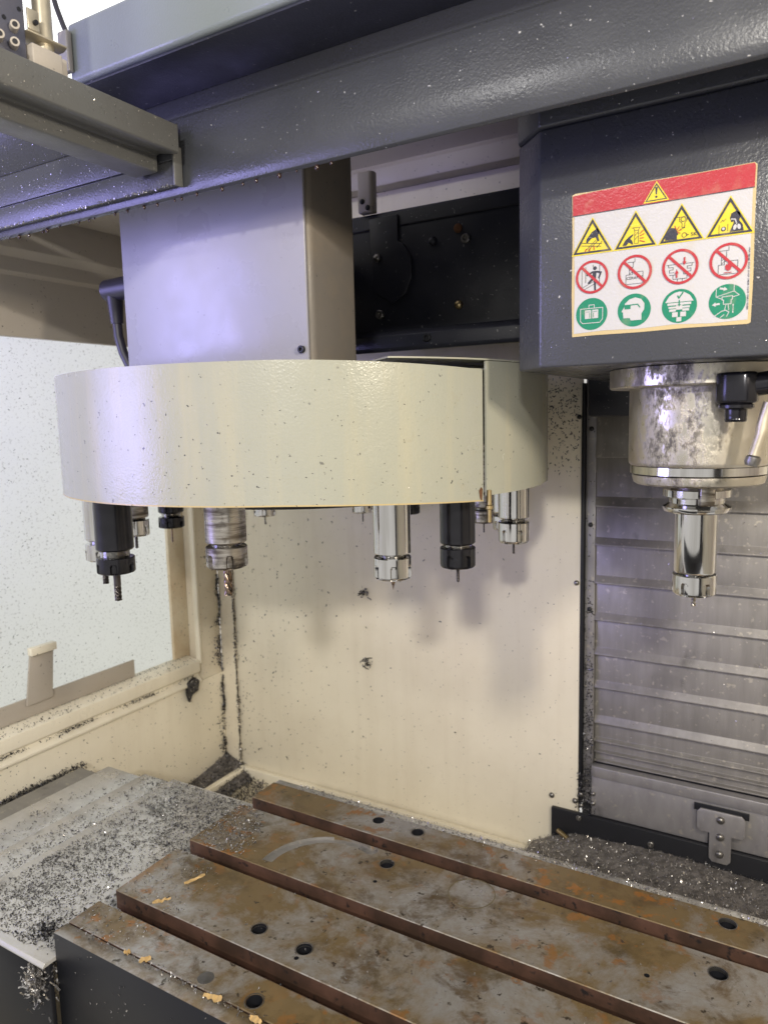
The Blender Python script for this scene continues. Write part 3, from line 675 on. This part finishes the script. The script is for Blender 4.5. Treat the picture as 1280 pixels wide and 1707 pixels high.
# chip bed behind the table
V = []; F = []; nx, ny = 90, 44
for i in range(nx):
    for j in range(ny):
        x = -.42+.60*i/(nx-1); y = .847+(WY-.012-.847)*j/(ny-1)
        h = -.200+.020*(j/(ny-1))+.030*(x+.34)*.3+.005*math.sin(x*19+y*7)*math.sin(y*15)+random.uniform(-.0012, .0012)
        h -= max(0, (-.345-x)/.075)**1.2*.035
        V.append((x, y, h))
for i in range(nx-1):
    for j in range(ny-1): F.append((i*ny+j, (i+1)*ny+j, (i+1)*ny+j+1, i*ny+j+1))
cb = obj('chip_bed', V, F, 'bed', None, loc=(-.12, 1.03, -.22)); cb['kind'] = 'stuff'; tag(cb, 'grey bed of fine metal chips between the table and the column cover', 'metal chips')
i_ = RNG.integers(0, len(V), 26000); p = np.array(V)[i_]+RNG.normal(size=(26000, 3))*[.004, .004, .0012]; flakes('chip', p, (0, 0, 1), (.0014, .0040), 'chips', cb, flat=.9)
i_ = RNG.integers(0, len(V), 1500); p = np.array(V)[i_]+[0, 0, .002]; flakes('curled_chip', p, (0, 0, 1), (.0035, .0075), 'chips', cb, flat=1.1, aspect=.4)
tag(tube('brass_fitting', [(-.372, 1.203, -.182), (-.352, 1.196, -.188)], .0042, 'brass', None, n=14, loc=(-.36, 1.2, -.19)), 'little brass fitting half buried in chips by the black base bar', 'fitting')
# chips along the table's back edge, on the lands' left ends, in the slots
p = U(1500, (-.66, .2), (.826, .843), (-.003, .0005)); flakes('table_chips', p, (0, 0, 1), (.0015, .004), 'chips', tb, flat=.8)
p = U(900, (-.70, -.615), (.655, .754), (.0002, .0004)); p = p[p[:, 0] < -.612-.4*(p[:, 1]-.66)+RNG.normal(size=len(p))*.006]; flakes('table_chips', p, (0, 0, 1), (.0015, .004), 'chips', tb, flat=.35)
p = U(420, (-.70, -.60), (.47, .63), (.0002, .0004)); p = p[(p[:, 1] < .509) | (p[:, 1] > .533)]; flakes('table_chips', p, (0, 0, 1), (.001, .003), 'chips', tb, flat=.3)
p = U(420, (-.66, .2), (.470, .835), (.0002, .0004)); ok = np.ones(len(p), bool)
for a_, b_ in ((.508, .534), (.628, .654), (.753, .780)): ok &= ~((p[:, 1] > a_) & (p[:, 1] < b_))
flakes('table_chips', p[ok], (0, 0, 1), (.001, .0032), 'chips', tb, flat=.3)
p = U(700, (-.68, .2), (.460, .4715), (-.0006, .0006)); flakes('table_chips', p, (0, 0, 1), (.0012, .0034), 'chips', tb, flat=.7)
for a_, b_ in ((.512, .530), (.632, .650), (.757, .776)):
    p = U(500, (-.69, .2), (a_, b_), (-.024, -.0225)); flakes('slot_chips', p, (0, 0, 1), (.002, .005), 'chipsdark', tb, flat=.6)
p = U(160, (-.70, -.2), (.4492, .4493), (-.15, -.005)); flakes('front_chips', p, (0, -1, 0), (.001, .0032), 'chips', tb, flat=.2)
# drops and grit on the walls, window sill and corner seam
p = U(1500, (XL-.036, XL+.002), (.62, 1.14), (.0, .0)); p[:, 2] = .0365-(p[:, 0]+1.206)*.16; flakes('sill_chips', p[RNG.uniform(size=1500) < .35+.65*(p[:, 0] < -1.19)], (0, 0, 1), (.0015, .004), 'chipsdark', wl, flat=.5)
p = U(900, (XL-.003, XL+.010), (.62, 1.13), (-.004, -.001)); flakes('sill_chips', p[(np.sin(p[:, 1]*40)+RNG.normal(size=900)*.7) > .1], (.5, 0, 1), (.0015, .0045), 'chipsdark', wl, flat=.6)
q = RNG.normal(size=(2400, 2)); z = RNG.uniform(-.26, .44, 2400); wv = .0035+.003*np.sin(z*31)+.002*np.sin(z*83)
p = np.stack([XL+.001+np.abs(q[:, 0])*.002, WY-.006-np.abs(q[:, 1])*wv*1.9, z], 1); p = p[(np.sin(z*53)+np.sin(z*131+1)+RNG.normal(size=2400)*.8) > -.6]; flakes('corner_chips', p, (.7, -.7, 0), (.002, .0055), 'chipsdark', wl, flat=.7)
q = RNG.normal(size=(1500, 2)); z = RNG.uniform(-.25, .40, 1500); wv = .0018+.0012*np.sin(z*47)+.0008*np.sin(z*120)
p = np.stack([-1.1215+q[:, 0]*wv, np.full(1500, WY-.003)-np.abs(q[:, 1])*.001, z], 1); flakes('seam_chips', p, (0, -1, 0), (.002, .0045), 'chipsdark', wb, flat=.5)
x = -1.119+np.abs(RNG.exponential(.15, 380)); p = np.stack([x, np.full(380, WY-.0003), RNG.uniform(-.20, .50, 380)], 1); p = p[p[:, 0] < -.36]
flakes('wall_chips', p, (0, -1, 0), (.0014, .0050), 'chipsdark', wb, flat=.25)
p = U(500, (-.40, -.343), (WY-.0003, WY-.0003), (.40, .62)); p = p[p[:, 2] > .44+.1*RNG.uniform(size=500)]; flakes('wall_chips', p, (0, -1, 0), (.0015, .0045), 'chipsdark', wb, flat=.25)
p = U(500, (-1.2085, -1.2085), (.60, 1.10), (.04, .69)); flakes('pane_chips', p, (1, 0, 0), (.001, .0034), 'chipsdark', wl, flat=.2)
p = np.stack([RNG.uniform(XL, XL, 260), RNG.uniform(.66, 1.21, 260), RNG.uniform(-.24, .02, 260)], 1); flakes('wall_chips', p, (1, 0, 0), (.0015, .004), 'chipsdark', wl, flat=.25)
z = RNG.uniform(-.135, .60, 2600); dn = np.clip(.95-(z+.13)/.45+.35*np.sin(z*37)*np.sin(z*91), .03, 1); p = np.stack([RNG.uniform(-.3345, -.3185, 2600), np.full(2600, WY+.0055), z], 1)[RNG.uniform(size=2600) < dn]
flakes('trim_chips', p, (0, -1, 0), (.0014, .0042), 'chipsdark', cc, flat=.7)
p = U(700, (-.345, -.30), (WY-.010, WY-.002), (-.155, -.07)); p = p[np.abs(p[:, 0]+.333) < .008+.02*RNG.uniform(size=700)*(p[:, 2] < -.13)]; flakes('trim_chips', p, (0, -1, 0), (.0015, .0035), 'chipsdark', cc, flat=.7)
p = U(300, (-.31, .1), (WY-.0022, WY-.0022), (-.05, .40)); p[:, 1] = WY+.002; flakes('slat_chips', p, (0, -1, 0), (.001, .0025), 'chips', cc, flat=.2)
# grit on the painted beam, rail, ledge, carousel and head
p = U(420, (-1.0, -.60), (.5832, .5832), (.798, .855)); flakes('rail_chips', p, (0, -1, 0), (.0004, .0016), 'chips', rl, flat=.2)
p = U(420, (-1.0, -.74), (0, 0), (0, 1)); f = p[:, 2].copy(); p[:, 1] = .5866-.0385*f; p[:, 2] = .8580+.0468*f; flakes('rail_chips', p, (0, -.77, -.64), (.0004, .0016), 'chips', rl, flat=.2)
p = U(300, (-1.0, -.592), (.5828, .5834), (.7955, .7985)); flakes('rail_chips', p, (0, -.7, -.7), (.001, .003), 'chips', rl, flat=.5)
p = U(160, (-.5748, -.5748), (.36, .577), (.825, .849)); flakes('ledge_chips', p, (1, 0, 0), (.0004, .0015), 'chips', lg, flat=.2)
p = U(120, (-.6068, -.6068), (.36, .577), (.811, .826)); flakes('ledge_chips', p, (1, 0, 0), (.0004, .0015), 'chips', lg, flat=.2)
p = U(150, (-.70, .1), (.5938, .5938), (.80, .86)); flakes('beam_chips', p, (0, -1, 0), (.0003, .0010), 'chips', bm_, flat=.2)
p = U(120, (-.232, -.03), (.6898, .6898), (.597, .80)); flakes('head_chips', p, (0, -1, 0), (.0003, .0012), 'chips', sh, flat=.2)
a = RNG.uniform(R(215), R(380), 520); p = np.stack([CX+(CR+.0002)*np.cos(a), CY+(CR+.0002)*np.sin(a), .60-.135*RNG.uniform(size=520)**.7], 1); p = p[(a < R(340.3))]; a = a[a < R(340.3)]
flakes('cover_grit', p, np.stack([np.cos(a), np.sin(a), a*0], 1), (.0005, .0017), 'chipsdark', ca, flat=.15)
# tangles stuck on the back wall and scraps of tape on the table
for (x, z, lab) in ((-.775, .2044, 'small tangled swarf stuck on the back wall above another tangle'), (-.7724, .0592, 'larger tangled swarf stuck low on the back wall')):
    q = RNG.normal(size=(40, 3))*[.006, .0015, .005]; q[:, 1] = WY-.0005-np.abs(q[:, 1])
    q[:, 0] += x; q[:, 2] += z
    o = flakes('swarf_tangle', q, (0, -1, 0), (.004, .011), 'chipsdark', None, loc=(x, WY, z), flat=.9, aspect=.25); del o['kind']; tag(o, lab, 'swarf')
def scrap(x, y, l, wd, ang, lab, z=0.):
    n = 7; V = []; F = []; ca_, sa_ = math.cos(R(ang)), math.sin(R(ang))
    for i in range(n):
        t = (i/(n-1)-.5)*l; hw = wd*random.uniform(.18, .55)*(.5 if i in (0, n-1) else 1); zz = z+.0004+random.uniform(0, .0026)
        for s, h in ((-1, 0), (1, 0), (1, .0007), (-1, .0007)): V.append((x+t*ca_-s*hw*sa_+random.uniform(-.0006, .0006), y+t*sa_+s*hw*ca_+random.uniform(-.0006, .0006), zz+h+(.0012 if s > 0 else 0)))
    for i in range(n-1):
        for j in range(4): F.append((i*4+j, i*4+(j+1) % 4, (i+1)*4+(j+1) % 4, (i+1)*4+j))
    F += [(3, 2, 1, 0), (n*4-4, n*4-3, n*4-2, n*4-1)]
    tag(obj('tape_scrap', V, F, 'tan', None, loc=(x, y, z)), lab, 'scrap')
scrap(-.6285, .590, .026, .0042, 62, 'thin yellow brown scrap lying across the second table land')
scrap(-.4790, .4632, .021, .0070, 12, 'broad orange brown scrap on the front lip of the table')
scrap(-.5760, .4665, .012, .0075, 35, 'pale crumpled scrap at the groove of the front lip')
scrap(-.6010, .4655, .007, .0050, 20, 'tiny squarish tan scrap near the corner of the front lip')
scrap(-.4250, .4625, .013, .0060, 0, 'short orange scrap beside the blind hole of the front land')
scrap(-.6330, .5420, .020, .0040, 58, 'thin dull crumb trail near the edge of the second table land')

# ================================================================ WARNING LABEL (flat printed sticker on the head)
LX, LZ, LW, LH = -.2035, .7475, 150., 127.
wlb = root('warning_label', 'red, white, yellow and green safety label stuck on the dark head', 'label', (-.1285, .69, .685))
def lay(k): return .6897-.00035-k*.00024
def pv(pts, k): return [(LX+x*.001, lay(k), LZ-y*.001) for x, y in pts]
def flat(name, polys, k, mat, parent, th=None):
    V = []; F = []
    for q, p in enumerate(polys):
        o = len(V); V += pv(p, k+q*.006); F.append(tuple(range(o, o+len(p))))
    me_o = obj(name, V, F, mat, parent)
    for p in me_o.data.polygons:
        if p.normal.y > 0: p.flip()
    return me_o
def disc(cx, cy, r, n=48): return [(cx+r*math.cos(2*math.pi*i/n), cy+r*math.sin(2*math.pi*i/n)) for i in range(n)]
def ell(cx, cy, rx, ry, n=24, rot=0):
    c, s = math.cos(R(rot)), math.sin(R(rot))
    return [(cx+rx*math.cos(t)*c-ry*math.sin(t)*s, cy+rx*math.cos(t)*s+ry*math.sin(t)*c) for t in (2*math.pi*i/n for i in range(n))]
def ring(cx, cy, r0, r1, n=48):
    return [[(cx+r*math.cos(t), cy+r*math.sin(t)) for r, t in ((r0, a), (r1, a), (r1, b), (r0, b))] for a, b in ((2*math.pi*i/n, 2*math.pi*(i+1)/n) for i in range(n))]
def ln(*pts, w=.5):
    out = []
    for (x0, y0), (x1, y1) in zip(pts, pts[1:]):
        d = math.hypot(x1-x0, y1-y0) or 1; nx, ny = -(y1-y0)/d*w/2, (x1-x0)/d*w/2
        ex, ey = (x1-x0)/d*w*.25, (y1-y0)/d*w*.25
        out.append([(x0+nx-ex, y0+ny-ey), (x1+nx+ex, y1+ny+ey), (x1-nx+ex, y1-ny+ey), (x0-nx-ex, y0-ny-ey)])
    return out
def arrow(x, y, dx, dy, w=1.4, hl=3., hw=4.):
    L = math.hypot(dx, dy); ux, uy = dx/L, dy/L; px_, py_ = -uy, ux; bx_, by_ = x+dx-ux*hl, y+dy-uy*hl
    return [[(x+px_*w/2, y+py_*w/2), (bx_+px_*w/2, by_+py_*w/2), (bx_+px_*hw/2, by_+py_*hw/2), (x+dx, y+dy), (bx_-px_*hw/2, by_-py_*hw/2), (bx_-px_*w/2, by_-py_*w/2), (x-px_*w/2, y-py_*w/2)]]
def rc(x0, y0, x1, y1): return [(x0, y0), (x1, y0), (x1, y1), (x0, y1)]
def at(cx, cy, polys): return [[(cx+x, cy+y) for x, y in p] for p in polys]
def text(s, x, y, size, k, mat, parent, rot=0):
    cu = bpy.data.curves.new('t', 'FONT'); cu.body = s; cu.size = size; cu.align_x = 'CENTER'; cu.resolution_u = 3
    o = bpy.data.objects.new('t', cu); COL.objects.link(o); bpy.context.view_layer.update()
    me = bpy.data.meshes.new_from_object(o.evaluated_get(bpy.context.evaluated_depsgraph_get()))
    V = [(v.co.x, v.co.y) for v in me.vertices]; F = [tuple(p.vertices) for p in me.polygons]
    bpy.data.objects.remove(o); bpy.data.curves.remove(cu); bpy.data.meshes.remove(me)
    c, s_ = math.cos(R(rot)), math.sin(R(rot))
    return obj('lettering', pv([(x+a*c-b*s_, y-(a*s_+b*c)) for a, b in V], k), F, mat, parent)
# sticker sheet with slightly worn outline and stained border
ol = [(0, 1.5), (3, .3), (20, .8), (60, .2), (110, .6), (148, 0), (150, 2), (149.6, 40), (150, 90), (149.3, 126), (147, 127), (100, 126.4), (60, 127), (20, 126.6), (1, 127), (.2, 90), (.6, 45)]
bk = obj('backing', pv(ol, -1.6)+pv(ol, 0), [tuple(range(16, -1, -1)), tuple(range(17, 34))]+[(i, (i+1) % 17, (i+1) % 17+17, i+17) for i in range(17)], 'edge', wlb)
flat('white_face', [[(2.4, 2), (147.5, 2), (147.2, 60), (147.6, 95), (147, 123.4), (120, 124.2), (90, 122.6), (60, 124), (30, 123), (2.6, 124.2), (3, 80), (2.2, 40)]], 1, 'white', wlb)
flat('red_band', [[(.8, 2.4), (20, 1.4), (60, .8), (110, 1.2), (148, .6), (149, 3), (148.6, 19), (.8, 19.6)]], 2, 'red', wlb)
flat('band_edge', ln((.8, 20), (148.6, 19.4), w=.7), 3, 'ink', wlb)
def tri(cx, top, bot, hw, name, border=1.7):
    o = flat(name, [[(cx, top-1.5), (cx+hw+1.6, bot+1), (cx-hw-1.6, bot+1)]], 3, 'yellow', wlb)
    h = bot-top; b = border
    A = (cx, top); B = (cx+hw, bot); C_ = (cx-hw, bot); a_ = (cx, top+b*2.2); b_ = (cx+hw-b*1.8, bot-b); c_ = (cx-hw+b*1.8, bot-b)
    flat('border', [[A, B, b_, a_], [B, C_, c_, b_], [C_, A, a_, c_]], 4, 'ink', o)
    return o
ht = tri(73, 3.2, 17.6, 9, 'header_triangle', .8)
flat('exclamation_mark', [[(72, 6.5), (74, 6.5), (73.5, 12.6), (72.5, 12.6)], disc(73, 14.6, .95, 14)], 4, 'ink', ht)
TX = (18.8, 56.2, 93.7, 131.2)
T = [tri(x, 24.5, 54, 17.2, 'warning_triangle') for x in TX]
# 1 hand above rollers
flat('symbol', at(TX[0], 0, [[(-.5, 36), (4.5, 33), (6, 36), (5.2, 40), (6.4, 44.6), (4.4, 44.2), (3, 41), (-.5, 41.2), (-4.4, 45), (-5.6, 44), (-5, 41.4)]]+ln((-9, 44.5), (8.5, 47), w=.5)+ln((-9.5, 46.8), (7.8, 49.2), w=.5)+ln((-5.5, 51), (3, 43.6), w=.5)+ln((-3.8, 51.4), (4.4, 44.6), w=.5)+ln((4, 50), (8.6, 45), w=.5)), 4, 'ink', T[0])
flat('symbol', at(TX[0], 0, ln((-5, 50), (-6.4, 52), w=.8)+ln((-1.6, 49.4), (-2.4, 52), w=.8)+ln((1.4, 48.6), (1.8, 51.4), w=.8)), 5, 'red', T[0])
# 2 hand by a rotating cutter
flat('symbol', at(TX[1], 0, [[(-11, 51.6), (-8.6, 47.4), (-5.4, 44.6), (-1.6, 42.6), (-2, 44.2), (-4.2, 46.2), (-2.6, 48.4), (-1.6, 51.6), (-3.2, 51), (-5.4, 49.4), (-7.6, 51.8)]]+ln((-.6, 51), (-.6, 40), (2.6, 40), (2.6, 51), (-.6, 51), w=.4)+ln((-.6, 48), (2.6, 44.6), w=.4)+ln((-.6, 44.4), (2.6, 41.2), w=.4)+ln((-3, 37.6), (4.4, 37.6), w=.4)+ln((-1.6, 37.6), (-.6, 40), w=.4)+ln((3.4, 37.6), (2.6, 40), w=.4)), 4, 'ink', T[1])
flat('symbol', at(TX[1], 0, ln((4, 47), (7, 47), w=.7)+ln((4, 45), (7.4, 43.6), w=.7)+ln((4, 43), (6.6, 40.6), w=.7)+ln((4, 49), (8, 50.4), w=.7)), 5, 'red', T[1])
# 3 head struck by a flying cutter, with speed limit
flat('symbol', at(TX[2], 0, [[(-12.8, 52), (-12.6, 47), (-10.6, 43.6), (-7.6, 42.2), (-4.6, 43), (-3, 46), (-2.2, 48.4), (-3.2, 49), (-3.2, 52.2)]]+ln((-6, 34.4), (3, 34.4), w=.4)+ln((-1.4, 34.4), (-1.4, 37.6), (.6, 39.4), (.6, 43), (2.8, 43), (2.8, 39.4), (4.4, 37.6), (4.4, 34.6), w=.45)+ring(1.6, 36.4, 1.6, 2.1, 20)+ln((-1, 44.4), (3, 43.4), w=.4)+ring(2.6, 49.4, 1.6, 2.1, 20)), 4, 'ink', T[2])
flat('symbol', at(TX[2], 0, ln((-4, 43.8), (-5, 41), w=.6)+ln((-3.4, 44.6), (-1.4, 42), w=.6)+ln((-3, 45.6), (.4, 44.8), w=.6)+ln((-3, 46.6), (-.8, 47.4), w=.6)), 5, 'red', T[2])
text('> 5K', TX[2]+8.3, 51.0, 4.4, 4.7, 'ink', T[2])
# 4 fumes breathed in
flat('symbol', at(TX[3], 0, [[(0, 52), (2.6, 45.8), (3, 44), (1, 44.4), (.6, 42.6), (0, 41), (1, 37.4), (4.4, 35.8), (7.4, 37.4), (7.8, 41), (7, 43.6), (9.6, 47), (10.6, 52)]]+ln((-8, 52), (-8, 45.4), w=.4)+ln((-1.4, 51), (-1.4, 45.4), w=.4)+ln((-7, 43.6), (-5.4, 41.8), (-4.6, 43), (-3, 41), w=.4)+[disc(-4.6, 49, 1.9, 18)]), 4, 'ink', T[3])
flat('symbol', at(TX[3], 0, [ell(4, 48.6, 1.3, 2.2, rot=15), ell(7, 48.6, 1.3, 2.2, rot=-15), disc(-4.6, 48.8, 1.1, 14)]+ln((1, 42), (4, 42.4), (5.2, 46), w=.8)), 5, 'white', T[3])
CXs = TX; r2 = 14.6
Pm = []
for i, x in enumerate(CXs):
    o = flat('prohibition_sign', [disc(x, 75, r2)], 2, 'white', wlb); Pm.append(o)
    flat('red_ring', ring(x, 75, r2-2.2, r2), 4, 'red', o)
    flat('red_bar', ln((x-r2*.60, 75-r2*.60), (x+r2*.60, 75+r2*.60), w=2.3), 4.5, 'red', o)
# person climbing into the enclosure
flat('symbol', at(CXs[0], 75, [disc(2.6, -7.4, 1.7, 20), [(-5, -2.4), (.4, -5), (4.6, -5), (9, -3.8), (6.6, 2.2), (5.4, 1.4), (6.8, -2.6), (4, -3.4), (3.6, 2), (3.8, 12.2), (2.2, 12.2), (1.6, 2.6), (-2.6, 6), (-4, 5), (.2, .6), (.6, -3.4), (-4.6, -1)]]+ln((-9, -6), (-9, 9), (4, 3), w=.4)+ln((-5.6, -9), (-5.6, 4.6), w=.4)+ln((1, -10.5), (1, -9), w=.4)+ln((6.8, -9.6), (6.8, 7), w=.4)+ln((-8, 11), (3, 6), w=.4)), 3, 'ink', Pm[0])
flat('symbol', at(CXs[1], 75, ln((0, -11.6), (0, -8.6), (-6, -8.6), w=.4)+ln((-1.4, -8.6), (-1.4, -4.4), (-5, -4.4), w=.4)+ln((-4.6, -4.4), (-4.6, 2), (-2, 2), (-2, -4.4), w=.4)+ln((-4.6, -1.4), (-2, -3.4), w=.4)+ln((-4.6, 1.6), (-2, -.6), w=.4)+ln((-7.4, 10), (-7.4, 2), (-4.6, 2), w=.4)+ln((-2, 0), (7, 0), (7, 10), (-7.4, 10), w=.4)), 3, 'ink', Pm[1])
text('CERAMIC', CXs[1]+.2, 81, 3.4, 3.7, 'ink', Pm[1])
def taper(c, y): return at(c, y, ln((-11, -2.2), (11, -2.2), w=.4)+ln((-9.4, -2), (-9.4, 0), (-5.6, 0), (-5.6, 2), (-8.6, 2), (-8.6, 4.4), (-5, 4.4), w=.4)+ln((9.4, -2), (9.4, 0), (5.6, 0), (5.6, 2), (8.6, 2), (8.6, 4.4), (5, 4.4), w=.4)+ln((-5.6, 6.4), (-5.6, 10), (5.6, 10), (5.6, 6.4), w=.4)+ln((-2, 10), (-2, 13), w=.4)+ln((2, 10), (2, 13), w=.4)+ln((-8.6, 6.4), (-2.8, 6.4), (-2.8, 2), w=.4)+ln((8.6, 6.4), (2.8, 6.4), (2.8, 2), w=.4))
flat('symbol', taper(CXs[2], 75), 3, 'ink', Pm[2])
flat('red_arrow', at(CXs[2], 75, arrow(3.4, -7.4, 0, 6.6, 1.3, 3, 3.2)+arrow(-2.6, 9, 0, -6.6, 1.3, 3, 3.2)), 5, 'red', Pm[2])
flat('symbol', at(CXs[3], 75, ln((0, -11.6), (0, -8.6), (-7, -8.6), w=.4)+ln((-1.6, -8.6), (-1.6, -3), w=.4)+ln((-5.4, -3.6), (-5.4, 2.6), (-3, 2.6), (-3, -3.6), w=.4)+ln((-5.4, -.6), (-3, -2.6), w=.4)+ln((-5.4, 2), (-3, 0), w=.4)+ln((-7.6, 10.4), (-7.6, 2.6), (-5.4, 2.6), w=.4)+ln((-3, 0), (7, 0), (7, 10.4), (-7.6, 10.4), w=.4)), 3, 'ink', Pm[3])
flat('flame', at(CXs[3], 75, [[(0, 8), (-2.2, 6.4), (-2.4, 4), (-1.2, 2), (-.6, 3.4), (.2, .2), (1.4, 3), (2, 2.2), (2.6, 4.6), (1.8, 7)]]+ln((-3, 9.2), (2.6, 9.2), w=.6)), 5, 'red', Pm[3])
G = [flat('mandatory_sign', [disc(x, 107.6, 14.2)], 2, 'green', wlb) for x in CXs]
gy = 107.6
flat('symbol', at(CXs[0], gy, ln((-10, -5), (10, -5), (10, 5), (7.4, 8), (-8, 8), (-10, 6), (-10, -5), w=.6)+ln((-2.4, -5), (-2.4, -8), (2.4, -8), (2.4, -5), w=.6)+[[(-6, -3.6), (-.4, -3.6), (-.4, 4), (-6, 4)], [(.6, -3.6), (6, -3.6), (6, 4), (.6, 4)]]), 3, 'white', G[0])
flat('symbol_detail', at(CXs[0], gy, ln((-1.6, -1), (-1.6, 3), w=.5)+ln((1.8, -1), (1.8, 3), w=.5)+ln((-5, -2), (-1.4, -2), w=.4)+ln((1.4, -2), (5, -2), w=.4)), 4, 'green', G[0])
flat('symbol', at(CXs[1], gy, [[(-8, -6), (-4, -9.6), (1, -10.8), (6, -9), (8.8, -5), (8.6, 0), (6.4, 3.4), (6.4, 8.8), (-2.6, 8.8), (-3.6, 6.6), (-9, 6.4), (-9.4, 3.4), (-9.4, 1.4), (-10.8, .6), (-8.8, -2.6)]]), 3, 'white', G[1])
flat('symbol_detail', at(CXs[1], gy, [[(-8.6, -5), (-3, -5), (-3, -1.2), (-8, -1.2)]]+ln((-3, -4.6), (3, -4.8), (5, -2), w=.9)), 4, 'green', G[1])
flat('symbol', at(CXs[2], gy, [[(-11.4, -3.4), (-8.4, -8.4), (-4, -11.2), (0, -12), (4, -11.2), (8.4, -8.4), (11.4, -3.4)], rc(-9.6, -2.8, 9.6, -.8), rc(-8.6, .2, -2.6, 1.8), rc(2.6, .2, 8.6, 1.8), rc(-8, 2.4, -2.6, 4.4), rc(2.6, 2.4, 8, 4.4), rc(-2.6, -.6, 2.6, 3), rc(-5.6, 5, -1, 9), rc(1, 5, 5.6, 9), rc(-2, 9.4, 2, 13)]), 3, 'white', G[2])
flat('symbol_detail', at(CXs[2], gy, ln((-1.4, -8.6), (-.4, -6.4), (2.8, -11), w=1.1)+arrow(0, -5, 0, 5.6, 1, 2.2, 2.4)+arrow(0, 8, 0, -5, 1, 2.2, 2.4)), 4, 'green', G[2])
flat('symbol', at(CXs[3], gy, ln((-8.6, -10.6), (-8.6, -4.4), (-3.6, -2), w=.55)+ln((-8.6, -4.4), (5, -8), (9, -4.6), (4.2, -3.4), w=.55)+ln((5, -13.6), (5, -8), w=.55)+ln((-4, -4), (-4, -1.6), (-2.8, -1.4), (-2.8, 2), (3, 2), (3, -1.4), (4, -1.6), (4, -4.4), (-4, -4), w=.6)+ln((-.8, 2.2), (-1.8, 7), w=.5)+ln((.8, 2.2), (1.4, 7), w=.5)+ln((-10, 11.6), (-4, 7.6), (-1, 7), (1.6, 8.6), (0, 12), w=.6)+ln((-5, 12.8), (-2, 10.4), w=.6)+arrow(-6, -11.2, 6, 1.4, 1.5, 2.8, 3.4)+arrow(-5.6, 1.4, -6, .6, 1.5, 2.8, 3.4)+arrow(4.6, 6, 0, -4, .5, 1.4, 1.4)+arrow(4.6, 6, 0, 4, .5, 1.4, 1.4)), 3, 'white', G[3])
# unreadably small upright print along the right edge
flat('fine_print', [rc(146.2-random.uniform(0, .5), 66+i*.72, 147.1, 66+i*.72+random.uniform(.2, .5)) for i in range(70) if i % 9 not in (6,)], 2, 'ink', wlb)
